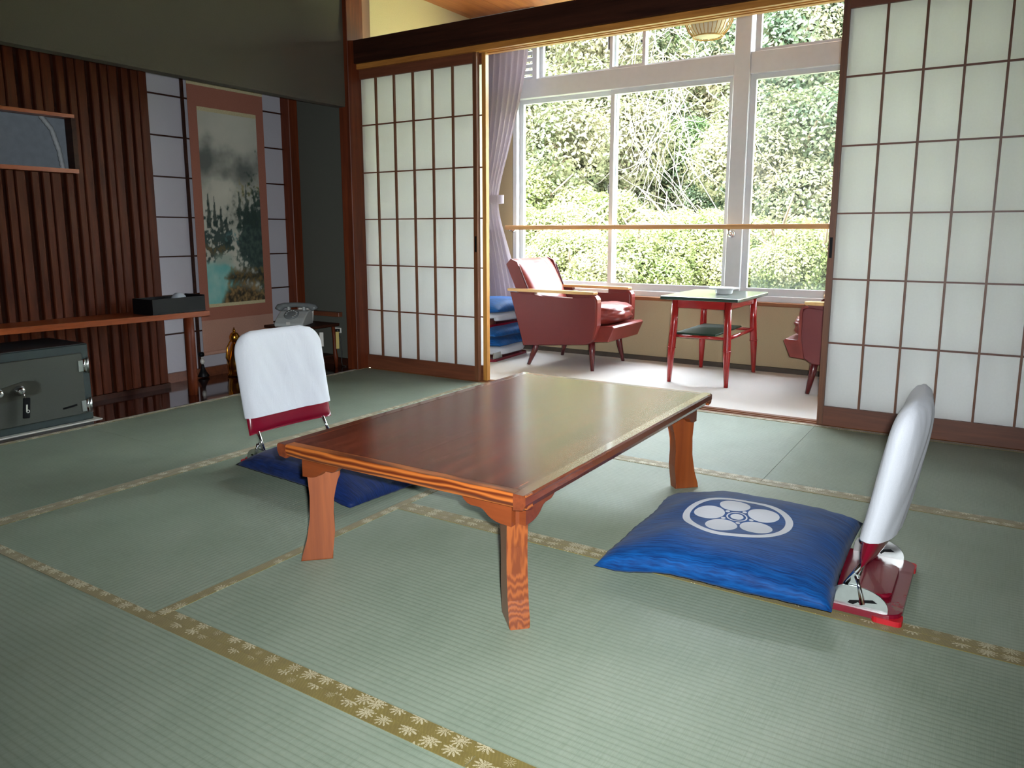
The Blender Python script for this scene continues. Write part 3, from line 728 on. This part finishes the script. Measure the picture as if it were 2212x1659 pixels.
# ------------------------------------------------------------------ sun-room furniture
def puff_box(name, sx, sy, sz, mat, power=4, n=18, wr=.0, seed=0):
    v, f = [], []
    bm = bmesh.new(); bmesh.ops.create_cube(bm, size=2.0); bmesh.ops.subdivide_edges(bm, edges=bm.edges[:], cuts=n, use_grid_fill=True)
    for q in bm.verts:
        x, y, z = q.co; l = (abs(x) ** power + abs(y) ** power + abs(z) ** power) ** (1 / power)
        nx, ny, nz = x / l, y / l, z / l
        k = 1 + wr * mnoise.noise((nx * 3 + seed, ny * 3, nz * 3)) + wr * .6 * mnoise.noise((nx * 9 + seed, ny * 4, nz * 9))
        q.co = (nx * sx * k, ny * sy * k, nz * sz * k)
    return bm_mesh(name, bm, mat, True)
def armchair(loc, rz, label):
    c = thing('armchair', label, 'armchair', loc, rz)
    side = [(-.262, .135), (.205, .175), (.245, .20), (.268, .30), (.268, .44)] + bez((.268, .44), (.266, .476), (.235, .478), 4)[1:] + [(.12, .462), (-.14, .462), (-.20, .478), (-.366, .484)]
    for s in (-1, 1):
        a, b = sorted((s * .285, s * .232))
        prism('side_panel', side, 1, a, b, 'vinyl', c, bev=.006)
        # front facing strip
        st = [(.256, .21), (.278, .30), (.279, .44)] + bez((.279, .44), (.277, .487), (.24, .488), 4)[1:] + [(.235, .478), (.262, .468), (.266, .43), (.262, .30), (.246, .21)]
        a2, b2 = sorted((s * .288, s * .236))
        prism('front_strip', st, 1, a2, b2, 'leather', c)
        arm = [(-.385, s * .262 - .022), (-.30, s * .262 - .030), (.20, s * .262 - .036), (.252, s * .262 - .03), (.262, s * .262), (.252, s * .262 + .03), (.20, s * .262 + .036), (-.30, s * .262 + .030), (-.385, s * .262 + .022)]
        prism('armrest', arm, 2, .490, .508, 'arm_wood', c, bev=.004)
        box('arm_block', -.30, -.18, s * .262 - .018, s * .262 + .018, .47, .491, 'vinyl', c); box('arm_block', .10, .24, s * .262 - .018, s * .262 + .018, .462, .491, 'vinyl', c)
        for x0, zt, xb in ((-.20, .15, -.25), (.20, .18, .225)):
            tube('leg', [(x0, s * .20, zt + .03), (x0 + (xb - x0) * .3, s * .208, zt * .7), (xb, s * .235, .0)], [.02, .021, .0115], 'chair_leg', c, 14)
    fr = prism('seat_rail', [(-.23, .145), (.33, .195), (.368, .285), (.355, .296), (-.20, .25)], 1, -.232, .232, 'leather', c, bev=.006)
    o = link('seat_cushion', puff_box('seat_cushion', .255, .228, .072, 'leather', 3.4, 16, .06, 1), c, (.088, 0, .340), (0, R(-5), 0))
    # back
    BN = 24; v, f = [], []
    for sgn in (1, -1):
        b = len(v)
        for j in range(BN + 1):
            t = j / BN; h = .20 + .50 * t
            for i in range(BN + 1):
                u = -1 + 2 * i / BN
                e = (max(0, 1 - abs(u) ** 6)) ** .5 * (max(0, 1 - t ** 14)) ** .5
                xb = -.165 - (h - .2) * .44
                hw = .226 + .025 * t
                x = xb + (.052 + .028 * math.sin(math.pi * t)) * e * sgn if sgn > 0 else xb - .045 * e
                cr2 = abs(abs(u) - (.72 - .16 * t)) if sgn > 0 else 1
                if cr2 < .05: x -= .008 * (1 - cr2 / .05)
                v.append((x, u * hw, h))
        for j in range(BN):
            for i in range(BN): a = b + j * (BN + 1) + i; q = (a, a + 1, a + BN + 2, a + BN + 1); f.append(q if sgn > 0 else q[::-1])
    me = mesh_from('backrest', v, f, 'leather', True)
    bm = bmesh.new(); bm.from_mesh(me); bmesh.ops.remove_doubles(bm, verts=bm.verts, dist=.001); bmesh.ops.holes_fill(bm, edges=bm.edges); bm.to_mesh(me); bm.free()
    me.polygons.foreach_set('use_smooth', [True] * len(me.polygons))
    bk = link('backrest', me, c)
    for s in (-1, 1):
        tube('piping', [(-.165 - (h - .2) * .44 + .048, s * (.228 + .025 * (h - .2) / .5), h) for h in [.25 + .045 * k for k in range(10)]], .0045, 'piping', bk, 6)
        sidep = [(-.165 - (h - .2) * .44 + .045, h) for h in (.25, .4, .55, .68)] + [(-.38, .70), (-.415, .665)] + [(-.165 - (h - .2) * .44 - .04, h) for h in (.5, .35, .22)]
        prism('back_side', sidep, 1, *sorted((s * (.236), s * .252)), 'vinyl', bk)
    return c
armchair((1.05, .915, 0), 0, 'maroon leather armchair with wooden armrests left of the window')
armchair((2.80, .925, 0), R(180), 'maroon armchair mostly hidden behind the right paper door')

tt = thing('side_table', 'red-legged side table with dark green top by the window', 'table', (1.978, .91, 0))
topo = prism('table_top', [(-.225, -.325), (.225, -.325), (.232, -.30), (.232, .30), (.225, .325), (-.225, .325), (-.232, .30), (-.232, -.30)], 2, .488, .508, 'green_top', tt, bev=.004)
for sx in (-1, 1):
    for sy in (-1, 1):
        lg = tube('leg', [(sx * .155, sy * .262, .488), (sx * .158, sy * .266, .34), (sx * .163, sy * .276, .215), (sx * .165, sy * .279, .19), (sx * .170, sy * .287, 0)], [.0195, .021, .022, .021, .0125], 'lacquer_red', tt, 14)
        tube('ring', [(sx * .1632, sy * .2765, .208), (sx * .1634, sy * .277, .203)], .0245, 'lacquer_red', lg, 14)
for s in (-1, 1):
    box('apron', -.155, .155, s * .262 - .008, s * .262 + .008, .44, .488, 'lacquer_red', tt); box('apron', s * .155 - .008, s * .155 + .008, -.262, .262, .44, .488, 'lacquer_red', tt)
    tube('stretcher', [(s * .158, -.268, .275), (s * .158, .268, .275)], .011, 'lacquer_red', tt, 10)
    tube('stretcher', [(-.158, s * .266, .275), (.158, s * .266, .275)], .009, 'lacquer_red', tt, 10)
box('lower_shelf', -.15, .09, -.262, .262,   .284, .294, 'green_shelf', tt, bev=.002)
lathe_o = lathe('ashtray', [(.045, 0), (.05, .004), (.054, .026), (.088, .034), (.09, .038), (.07, .04), (.05, .036), (.046, .012), (.002, .010)], 'ceramic', None, (2.02, .93, .508), 32)
tag(lathe_o, 'white ceramic bowl on the green-topped side table', 'bowl')

# pendant lamp
pn = thing('pendant_lamp', 'bamboo rib pendant lamp hanging at the top of the window', 'lamp', (1.95, .66, 1.925))
prof = [(.078, 0), (.105, .03), (.128, .075), (.135, .12), (.128, .17), (.10, .22), (.06, .26)]
for k in range(30):
    a = 2 * math.pi * k / 30
    tube('rib', [(r * math.cos(a), r * math.sin(a), z) for r, z in prof], .0026, 'bamboo', pn, 5)
def ring(name, r, z, rad, mat, p): 
    pts = [(r * math.cos(2 * math.pi * k / 36), r * math.sin(2 * math.pi * k / 36), z) for k in range(37)]
    return tube(name, pts, rad, mat, p, 6)
ring('hoop', .078, 0, .004, 'bamboo', pn); ring('hoop', .06, .26, .004, 'bamboo', pn)
lathe('paper_shade', [(.068, .004), (.085, .03), (.098, .08), (.10, .13), (.09, .19), (.06, .24)], 'lamp_paper', pn, n=28)
tube('hanging_cord', [(0, 0, .24), (0, 0, .48)], .004, 'cord', pn)

# stack of folded chairs and cushions at the left end of the sun room
def folded_chair(loc, rz, label):
    c = thing('folded_chair', label, 'chair', loc, rz)
    prism('seat_base', rrect(-.25, .25, -.18, .18, .03), 2, 0, .018, 'burgundy', c, bev=.004)
    link('back_pad', puff_box('back_pad', .20, .195, .034, 'cover', 5, 10, .02, 3), c, (.03, 0, .062))
    box('hinge_plate', -.24, -.12, -.17, -.165, .018, .06, 'zinc', c); box('hinge_plate', -.24, -.12, .165, .17, .018, .06, 'zinc', c)
    tube('rod', [(-.2, -.15, .035), (-.14, -.15, .055)], .006, 'chrome', c); tube('rod', [(-.2, .15, .035), (-.14, .15, .055)], .006, 'chrome', c)
    return c
SX, SY = .345, .86
folded_chair((SX + .02, SY, 0), R(94), 'folded white-covered floor chair at the bottom of the stack beside the curtain')
zc = cushion_mesh('floor_cushion', .27, .265, .085, 'silk', 3.0, n=24)
for i, (z, dx, rz_, lb) in enumerate(((.094, .0, 3, 'lowest blue cushion in the stack beside the curtain'), (.160, .005, -4, 'second blue cushion up in the stack beside the curtain'))):
    tag(link('floor_cushion', zc, None, (SX + dx, SY, z), (0, 0, R(rz_))), lb, 'cushion', 'blue cushions stacked in the sun room')
folded_chair((SX + .0, SY, .232), R(86), 'folded floor chair between the blue cushions of the stack by the curtain')
tag(link('floor_cushion', cushion_mesh('floor_cushion', .27, .265, .095, 'silk', 8.0, n=30), None, (SX - .01, SY, .322), (0, 0, R(2))), 'topmost blue cushion of the stack beside the curtain', 'cushion', 'blue cushions stacked in the sun room')

# ------------------------------------------------------------------ alcove things
# hanging scroll with painted landscape
SCX = -.618
sc_ = thing('hanging_scroll', 'hanging scroll with a misty mountain landscape in the alcove', 'scroll', (SCX, -.508, .13))
def sheet(name, y0, y1, z0, z1, mat, x=0.0):
    return box(name, x - .0008, x + .0008, y0, y1, z0, z1, mat, sc_)
sheet('mount', -.268, .268, .215, 1.60, 'scroll_brocade'); sheet('lower_mount', -.268, .268, .02, .215, 'scroll_pale', .0)
sheet('top_band', -.268, .268, 1.585, 1.605, 'scroll_cream', .0012)
sheet('ribbon', -.095, -.08, 1.45, 1.60, 'scroll_cream', .0014) if False else None
sheet('border_band', -.21, .21, 1.445, 1.468, 'scroll_cream', .0014); sheet('border_band', -.21, .21, .292, .312, 'scroll_cream', .0014)
def painting():
    NYp, NZp = 96, 260; y0, y1, z0, z1 = -.21, .21, .312, 1.445
    v, f, c = [], [], []
    def mixc(a, b, t): t = max(0, min(1, t)); return tuple(p + (q - p) * t for p, q in zip(a, b))
    def fb(x, y, s): return mnoise.fractal((x * s, y * s, s * .37), 1.0, 2.0, 5)
    for j in range(NZp + 1):
        t = j / NZp
        for i in range(NYp + 1):
            u = i / NYp; v.append((.0016, y0 + (y1 - y0) * u, z0 + (z1 - z0) * t))
            n = fb(u * .45, t, 9); n2 = fb(u * .6, t * 1.2, 30); n3 = fb(u * .4 + 3, t, 3.5)
            col = mixc((196, 194, 178), (168, 168, 156), .5 + .6 * n3)
            # far misty peaks
            pk = .86 + .05 * math.sin(u * 5 + .6) + .08 * n3 + .03 * n
            col = mixc(col, (98, 102, 96), (.35 + 1.1 * n3 + .5 * n) * smoothstep(.50, .72, t) * smoothstep(.0, .14, pk - t))
            S = smoothstep
            m = S(.0, .16, .46 + .24 * u + .10 * n + .05 * n2 - t) * S(.34, .5, t) * (.35 + .65 * u) * (.55 + .6 * n2)
            col = mixc(col, (58, 64, 56), m)
            col = mixc(col, (138, 124, 66), .55 * S(.05, .3, n2) * S(.52, .58, t) * S(.70, .62, t) * S(.55, .7, u))
            # dark firs on the left bank
            for (cu, tb_, th_, wd) in ((.09, .40, .19, .05), (.19, .41, .16, .045), (.29, .38, .14, .05), (.38, .37, .10, .04)):
                d = (t - tb_) / th_
                if 0 < d < 1: col = mixc(col, (44, 56, 50), .8 * S(1.15, .7, abs(u - cu) / (wd * (1.05 - d) * (1 + .8 * n2))))
            # bank under the firs
            m = S(.02, .16, n * .5 + .5 * n2 + .35 - abs(t - .36) * 4 - max(0, u - .42) * 3)
            col = mixc(col, (40, 58, 54), .85 * m)
            # pine wood on the right
            m = S(-.15, .25, .22 + .5 * n + .5 * n2 + (u - .52) * 2.2 - abs(t - .33) * 3.4)
            col = mixc(col, mixc((24, 42, 42), (52, 72, 62), .5 + 1.2 * n2), .9 * m)
            for (cu, tb_, th_, wd) in ((.62, .40, .20, .07), (.75, .42, .22, .08), (.88, .40, .20, .08)):
                d = (t - tb_) / th_
                if 0 < d < 1: col = mixc(col, (36, 52, 46), .65 * S(1.2, .6, abs(u - cu) / (wd * (1.05 - d) * (1 + 1.1 * n2))))
            col = mixc(col, (104, 150, 158), .55 * S(.08, .3, n2) * S(.06, .0, abs(t - .35)) * S(.2, .05, abs(u - .46)))
            col = mixc(col, (126, 98, 56), .6 * S(-.05, .25, n2) * S(.05, .0, abs(t - .29)) * S(.5, .3, u))
            # river, with a pale reach further up
            rv = .62 - 1.0 * (t - .02) + .10 * n
            col = mixc(col, mixc((98, 172, 168), (156, 194, 182), .5 + .6 * n), S(.05, -.04, u - rv) * S(.24, .20, t))
            col = mixc(col, (150, 166, 152), .7 * S(.045, .01, abs(t - .235)) * S(.2, .1, abs(u - .3)))
            # rocks in the stream and along the foot
            m = S(-.04, .10, .11 - abs(t - .135) * 2.2 + .07 * n2 + min(0, u - .42) * .8)
            col = mixc(col, mixc((38, 40, 32), (112, 92, 54), .45 + 1.3 * n2), m)
            m = S(-.03, .05, .06 + .05 * math.sin(u * 4 - .7) + .03 * n2 - t + min(0, u - .35) * .5)
            col = mixc(col, mixc((48, 42, 28), (140, 112, 70), .45 + 1.2 * n2), m)
            c.append(col)
    for j in range(NZp):
        for i in range(NYp): a = j * (NYp + 1) + i; f.append((a, a + 1, a + NYp + 2, a + NYp + 1))
    tt_ = NT('painting'); at = tt_.node('ShaderNodeAttribute', attribute_name='paint'); tt_.set(at.outputs[0], .8)
    me = mesh_from('painting', v, f, tt_.m)
    ca = me.color_attributes.new('paint', 'FLOAT_COLOR', 'POINT')
    ca.data.foreach_set('color', [x for q in c for x in (*lin([max(0, p) / 255 for p in q]), 1)])
    return me
link('painting', painting(), sc_)
tube('roller', [(.004, -.275, .015), (.004, .275, .015)], .012, 'scroll_pale', sc_, 12)
for s in (-1, 1): tube('roller_knob', [(.004, s * .272, .015), (.004, s * .278, .015), (.004, s * .298, .015), (.004, s * .302, .015)], [.008, .015, .016, .010], 'black', sc_, 12)
# weight with tassel on the left end of the roller
wt = thing('scroll_weight', 'glass scroll weight with black tassel hanging from the roller end', 'weight', (-.612, -.793, .01))
lathe('bead', [(.001, .075), (.008, .077), (.013, .088), (.013, .098), (.008, .108), (.001, .110)], 'white_plastic', wt, n=16)
tube('loop', [(0, -.004, .108), (0, -.007, .125), (0, 0, .146), (0, .007, .125), (0, .004, .108)], .0018, 'white_plastic', wt, 6)
lathe('tassel', [(.003, .076), (.008, .07), (.010, .055), (.020, .03), (.036, .004), (.034, .0)], 'black', wt, n=14)

# shelf plank on a round post
sh = thing('shelf_board', 'long wooden shelf plank on a round post in front of the slatted wall', 'shelf', (-.235, -1.125, 0))
prism('plank', [(.035, .108), (-.10, .112), (-.262, .05), (-.262, -1.6), (-.11, -1.6), (-.055, -.95), (-.005, -.45), (.025, -.1)], 2, .424, .452, 'wood_shelf', sh, bev=.003)
lathe('post', [(.026, .003), (.0265, .1), (.026, .3), (.025, .424)], 'wood_post', sh, n=18)
# black box with a few things
bx = thing('storage_box', 'open black box on the right end of the shelf plank', 'box', (-.315, -1.175, .452), R(3))
for b in ((-.08, .08, -.16, -.155, 0, .08), (-.08, .08, .155, .16, 0, .086)): box('end_wall', *b, 'black', bx)
for b in ((-.08, -.075, -.155, .155, 0, .08), (.075, .08, -.155, .155, 0, .08)): box('side_wall', *b, 'black', bx)
box('bottom', -.075, .075, -.155, .155, 0, .004, 'black', bx)
tag(link('glass_lid', lathe_mesh('glass_lid', [(.04, 0), (.04, .06), (.034, .078), (.022, .09), (.012, .094), (.001, .095)], 'niche_grey', 20), None, (-.315, -1.12, .457)), 'grey domed pot lid showing above the rim of the black box', 'lid')

# safe
sf = thing('safe', 'grey green steel safe at the left edge under the shelf plank', 'safe', (-.13, -2.0, .004))
box('body', -.34, 0, -.36, .272, .004, .36, 'safe_body', sf, bev=.004)
box('top_cover', -.34, -.004, -.356, .268, .360, .3625, 'safe_top', sf)
box('door', -.01, .012, -.33, .236, .038, .322, 'safe_door', sf, bev=.003)
for z in (.262, .075):
    tube('hinge', [(.012, .256, z - .035), (.012, .256, z + .035)], .008, 'zinc', sf, 12); tube('hinge_pin', [(.014, .24, z - .03), (.014, .24, z + .03)], .006, 'chrome', sf, 10)
    box('hinge_leaf', .012, .016, .215, .25, z - .025, z + .025, 'zinc', sf)
es = prism('lock_plate', [(-.20, .165), (-.16, .205), (-.02, .232), (.02, .228), (.045, .212), (.045, .172), (0, .160), (-.12, .150), (-.19, .15)], 0, .012, .016, 'plate_dark', sf)
lathe('knob', [(.001, 0), (.022, 0), (.022, .006), (.016, .01), (.016, .024), (.010, .028), (.001, .028)], 'chrome', sf, (.016, -.045, .195), 20, rot=(0, R(90), 0))
lathe('knob', [(.001, 0), (.022, 0), (.022, .006), (.016, .01), (.016, .024), (.010, .028), (.001, .028)], 'chrome', sf, (.016, -.13, .195), 20, rot=(0, R(90), 0))
ky = tube('key', [(.03, -.045, .19), (.05, -.043, .186), (.052, -.04, .165)], .003, 'chrome', sf)
box('key_tag', .045, .05, -.052, -.022, .075, .165, 'black', ky, bev=.003, rot=(R(-6), 0, 0)); box('tag_mark', .0502, .0508, -.040, -.034, .105, .135, 'white_plastic', ky, rot=(R(-6), 0, 0)); ring('tag_ring', .006, 0, .0014, 'white_plastic', ky).matrix_local = Matrix.Translation((.051, -.034, .105)) @ Matrix.Rotation(R(90), 4, 'Y')
box('name_strip', .012, .0145, .13, .195, .078, .087, 'black', sf, bev=.001, rot=(R(6), 0, 0))
box('base_strip', -.30, .022, -.40, .30, -.003, .002, 'white_plastic', sf)

# golden ornament
go = thing('ornament', 'brass ornament with a ball top standing in the alcove behind the floor chair', 'ornament', (-.50, -.64, .003))
lathe('body', [(.05, 0), (.055, .01), (.045, .02), (.05, .05), (.052, .09), (.042, .14), (.028, .18), (.018, .205)], 'brass', go, n=20)
lathe('ball', [(.012, .20), (.022, .21), (.03, .228), (.03, .245), (.022, .262), (.01, .27)], 'brass', go, n=20)
lathe('finial', [(.004, .268), (.009, .274), (.009, .283), (.004, .289), (.003, .298)], 'brass', go, n=12)
for s in (-1, 1): tube('handle', [(0, s * .03, .22), (.0, s * .055, .18), (0, s * .062, .12), (0, s * .045, .07)], [.004, .006, .007, .004], 'brass', go, 8)

# telephone on its stand
pt = thing('telephone_stand', 'small dark wooden telephone stand in the alcove corner', 'table', (-.335, -.245, .003))
box('stand_top', -.165, .165, -.17, .165, .272, .290, 'wood_dark', pt, bev=.003)
for sx in (-1, 1):
    for sy in (-1, 1):
        tube('leg', [(sx * .135, sy * .135, .272), (sx * .138, sy * .138, .19), (sx * .14, sy * .14, .10), (sx * .142, sy * .142, .07), (sx * .144, sy * .144, .0)], [.012, .010, .013, .016, .009], 'wood_post', pt, 10)
box('lower_shelf', -.14, .14, -.14, .14, .075, .087, 'wood_dark', pt)
bk1 = box('booklet', -.012, .012, -.004, .004, 0, .09, 'white_paper', None); bk1.location = (-.225, -.19, .09 + .045 + .06); bk1.rotation_euler = (0, 0, R(40)); tag(bk1, 'white paper slip hanging under the telephone stand top', 'paper')
bk2 = box('booklet', -.010, .010, -.004, .004, 0, .11, 'yellow_paper', None); bk2.location = (-.165, -.11, .09 + .045 + .05); bk2.rotation_euler = (0, 0, R(40)); tag(bk2, 'yellow paper slip hanging beside the telephone stand leg', 'paper')
ph = thing('telephone', 'grey rotary telephone on the stand in the alcove', 'telephone', (-.345, -.30, .293), R(-62))
# local: front -> +... body wedge profile in x (depth), z
prism('body', [(-.085, 0), (.105, 0), (.11, .02), (.07, .05), (.0, .085), (-.055, .092), (-.085, .07)], 1, -.092, .092, 'phone', ph, bev=.008, seg=3)
dl = lathe('dial', [(.001, 0), (.046, 0), (.048, .004), (.044, .009), (.016, .010), (.001, .012)], 'phone_dark', ph, (.045, 0, .068), 24, rot=(0, R(32), 0))
for k in range(10):
    a = R(30 + 28 * k); lathe('finger_hole', [(.001, .0085), (.0065, .0085), (.0065, .0102), (.001, .0102)], 'phone', dl, (.033 * math.cos(a), .033 * math.sin(a), .0), 10)
tube('handset', [(-.05, -.118, .092), (-.05, -.112, .104), (-.05, -.08, .118), (-.05, 0, .123), (-.05, .08, .118), (-.05, .112, .104), (-.05, .118, .092)], [.026, .025, .017, .015, .017, .025, .026], 'phone_dark', ph, 12)
for s in (-1, 1): box('cradle', -.065, -.035, s * .05 - .008, s * .05 + .008, .085, .112, 'phone', ph, bev=.003)
box('front_tab', .106, .112, -.012, .012, .012, .03, 'white_plastic', ph)
cd = box('note_card', -.055, .055, -.0015, .0015, -.035, .055, 'white_paper', None, rot=(R(-12), 0, R(20))); cd.location = (-.455, -.105, .334); tag(cd, 'white note card leaning behind the telephone', 'card')
tag(box('wall_ledge', -.47, -.222, -.035, .0, .324, .354, 'wood_door_x', None, bev=.002), 'short dark red wooden ledge on the alcove side wall', 'ledge')
ot = thing('wall_outlet', 'white wall outlet with a black plug beside the telephone stand', 'outlet', (-.27, 0, .232))
box('face_plate', -.035, .035, -.008, 0, -.018, .018, 'white_plastic', ot, bev=.003); box('plug', .005, .03, -.035, -.008, -.01, .01, 'cord', ot, bev=.003)
tag(tube('power_cord', [(-.25, -.036, .232), (-.225, -.045, .225), (-.205, -.045, .19), (-.20, -.04, .10), (-.20, -.045, .03), (-.19, -.05, .008), (-.15, -.055, .007)], .0032, 'cord', n=8), 'black power cord dropping from the alcove outlet to the floor', 'cord')

# ------------------------------------------------------------------ outside: hillside, trees, shrubs
def hill():
    NXh, NYh = 60, 50; v, f = [], []
    for j in range(NYh + 1):
        for i in range(NXh + 1):
            x = -34 + 52 * i / NXh; y = 3 + 32 * j / NYh
            z = -3.4 + 8.6 * smoothstep(5.5, 17.5, y) + .5 * mnoise.noise((x * .3, y * .3, 0))
            v.append((x, y, z))
    for j in range(NYh):
        for i in range(NXh): a = j * (NXh + 1) + i; f.append((a, a + 1, a + NXh + 2, a + NXh + 1))
    return mesh_from('ground_hillside', v, f, 'soil', True)
hl = structure(link('ground_hillside', hill()))
def crown_mesh(name, mat, n, rx, rz, leaf, seed, lumps=16, cone=0):
    rnd = np.random.default_rng(seed)
    cent = []
    for k in range(lumps):
        a = rnd.uniform(0, 2 * math.pi); h = rnd.uniform(-.75, .95); rr = math.sqrt(max(0, 1 - h * h)) * rnd.uniform(.45, .85)
        cent.append((rr * math.cos(a) * rx, rr * math.sin(a) * rx, h * rz * .8, rnd.uniform(.30, .48) * rx))
    cent = np.array(cent); idx = rnd.integers(0, lumps, n)
    d = rnd.normal(size=(n, 3)); d /= np.linalg.norm(d, axis=1)[:, None]
    rad = cent[idx, 3] * (rnd.uniform(.55, 1.0, n) ** .5)
    P = cent[idx, :3] + d * rad[:, None]; P[:, 2] *= 1.0
    nrm = d + rnd.normal(scale=.6, size=(n, 3)); nrm[:, 2] += .4; nrm /= np.linalg.norm(nrm, axis=1)[:, None]
    t = np.cross(nrm, rnd.normal(size=(n, 3))); t /= np.linalg.norm(t, axis=1)[:, None]; b = np.cross(nrm, t)
    s = leaf * rnd.uniform(.6, 1.3, n)[:, None]
    V = np.empty((n, 4, 3)); V[:, 0] = P - t * s; V[:, 1] = P + b * s * .5 + nrm * s * .15; V[:, 2] = P + t * s; V[:, 3] = P - b * s * .5 + nrm * s * .15
    me = bpy.data.meshes.new(name); me.vertices.add(4 * n); me.vertices.foreach_set('co', V.reshape(-1))
    me.loops.add(4 * n); me.loops.foreach_set('vertex_index', np.arange(4 * n, dtype=np.int32))
    me.polygons.add(n); me.polygons.foreach_set('loop_start', np.arange(0, 4 * n, 4, dtype=np.int32))
    me.update(calc_edges=True); me.materials.append(MT[mat]); return me
CR = {
    'sage': crown_mesh('leaf_crown', 'leaf_sage', 60000, 1.7, 1.9, .036, 1, 26),
    'cream': crown_mesh('leaf_crown', 'leaf_cream', 60000, 1.7, 1.7, .035, 2, 24),
    'green': crown_mesh('leaf_crown', 'leaf_green', 56000, 1.6, 2.0, .037, 3, 22),
    'lime': crown_mesh('leaf_crown', 'leaf_lime', 40000, 1.4, .8, .038, 4, 18),
}
def trunk_mesh(seed, mat='bark'):
    rnd = random.Random(seed); items = []
    items.append(([(0, 0, -2.6), (.05, .03, -1.4), (-.04, .05, -.3), (.05, 0, .9)], [.14, .12, .10, .05]))
    for k in range(9):
        a = rnd.uniform(0, 6.28); z = rnd.uniform(-1.0, .7); l = rnd.uniform(.7, 1.3)
        p = [(0, 0, z)]
        for i in range(1, 5): p.append((p[-1][0] + math.cos(a) * l * .25 + rnd.uniform(-.08, .08), p[-1][1] + math.sin(a) * l * .25 + rnd.uniform(-.08, .08), p[-1][2] + l * .16 + rnd.uniform(-.05, .08)))
        items.append((p, [.05, .04, .03, .02, .01]))
    V, F = [], []
    for pth, rd in items:
        v, f = tube_data(pth, rd, 6); b = len(V); V += v; F += [tuple(i + b for i in q) for q in f]
    return mesh_from('trunk', V, F, mat, True)
TR = [trunk_mesh(k) for k in range(3)]
def tree(kind, x, y, z, s, rz, label, name='hillside_tree', group='trees on the slope outside'):
    t = thing(name, label, 'tree', (x, y, z - 2.3 * s), rz, group)
    c = link('leaf_crown', CR[kind], t, (0, 0, 2.3 * s)); c.scale = (s, s, s); c['kind'] = 'stuff'
    k = link('trunk', TR[int(rz * 10) % 3], t, (0, 0, 2.3 * s)); k.scale = (s, s, s); return t
# place by viewing direction through the window, each at its own distance
def dirpt(px, py, dist):
    d = (fw + rt * ((px - 1106) / 1643) - up * ((py - 772.7) / 1643)); return CAM + d * (dist / math.sqrt(d.x ** 2 + d.y ** 2))
TREES = [
    ('cream', 1225, 190, 12.5, 1.0, 'cream-leaved tree behind the small upper left panes'),
    ('cream', 1195, 380, 11.6, .95, 'pale cream tree behind the large left pane'),
    ('sage', 1330, 300, 14.5, 1.1, 'sage green tree behind the meeting stiles of the left sashes'),
    ('green', 1470, 120, 15.0, 1.15, 'green tree behind the bamboo lamp'),
    ('green', 1530, 420, 12.5, .8, 'green tree just left of the grey window column'),
    ('sage', 1700, 40, 14.5, 1.2, 'blue green tree behind the upper right pane'),
    ('sage', 1700, 240, 12.6, 1.05, 'sage and cream tree behind the top of the right window pane'),
    ('cream', 1690, 410, 11.4, .8, 'cream tree behind the middle of the right window pane'),
    ('sage', 1790, 470, 11.8, .95, 'sage tree beside the stile of the right paper door'),
    ('sage', 1400, 480, 12.8, .85, 'pale sage tree low behind the middle pane'),
    ('sage', 1110, 250, 13.8, 1.1, 'sage tree half hidden by the mauve curtain'),
    ('green', 1340, 60, 16.5, 1.2, 'darker green tree above the left transom'),
    ('green', 1860, 200, 14.0, 1.2, 'green tree hidden mostly by the right paper door'),
    ('cream', 1590, 260, 13.6, .9, 'cream tree behind the grey window column'),
    ('green', 1210, 40, 16.0, 1.2, 'green tree at the top left behind the louvre'),
    ('sage', 1600, 520, 11.4, .6, 'small sage tree behind the foot of the window column'),
]
for i, (k, px, py, dd, s, lb) in enumerate(TREES):
    p = dirpt(px, py, dd); tree(k, p.x, p.y, p.z, s, .7 * i, lb)
SHR = [
    ('lime', 1180, 560, 9.4, .62, 'lime green shrub behind the armchair'),
    ('lime', 1290, 520, 10.2, .62, 'lime green shrub behind the left end of the handrail'),
    ('lime', 1390, 590, 9.0, .55, 'lime green shrub between armchair and side table'),
    ('lime', 1490, 560, 9.8, .58, 'lime green shrub behind the left edge of the side table'),
    ('lime', 1680, 580, 9.4, .55, 'lime green shrub right of the white bowl'),
    ('lime', 1770, 590, 9.0, .50, 'lime green shrub at the foot of the right pane'),
    ('lime', 1590, 600, 9.6, .5, 'lime green shrub behind the side table top'),
    ('lime', 1240, 610, 8.6, .55, 'low lime green shrub over the armchair arm'),
    ('lime', 1130, 470, 10.6, .7, 'lime green shrub beside the curtain'),
]
for i, (k, px, py, dd, s, lb) in enumerate(SHR):
    p = dirpt(px, py, dd); t = tree(k, p.x, p.y, p.z, s, .9 * i, lb, 'shrub', 'lime shrubs at the foot of the slope'); t['category'] = 'shrub'
# bare pale vines hanging down the slope
def vines(label, x, y, z, seed, n=46):
    rnd = random.Random(seed); items = []
    for k in range(n):
        a = rnd.uniform(0, 6.28); p = [Vector((rnd.uniform(-.5, .5), rnd.uniform(-.2, .2), rnd.uniform(-.6, 1.4)))]
        dx, dz = rnd.uniform(-.22, .22), rnd.uniform(-.3, .12)
        for i in range(5):
            p.append(p[-1] + Vector((dx + rnd.uniform(-.12, .12), rnd.uniform(-.08, .08), dz + rnd.uniform(-.12, .1))))
        items.append((p, [.0055, .005, .004, .003, .0025, .002]))
    o = multi_tube('bare_vines', items, 'pale_twig', None, 4); o.location = (x, y, z); o['kind'] = 'stuff'
    return tag(o, label, 'vines')
p = dirpt(1420, 230, 10.8); vines('tangle of pale bare vines behind the upper middle pane', p.x, p.y, p.z, 5, 70)
p = dirpt(1470, 420, 10.2); vines('pale bare twigs left of the grey window column', p.x, p.y, p.z, 9, 44)
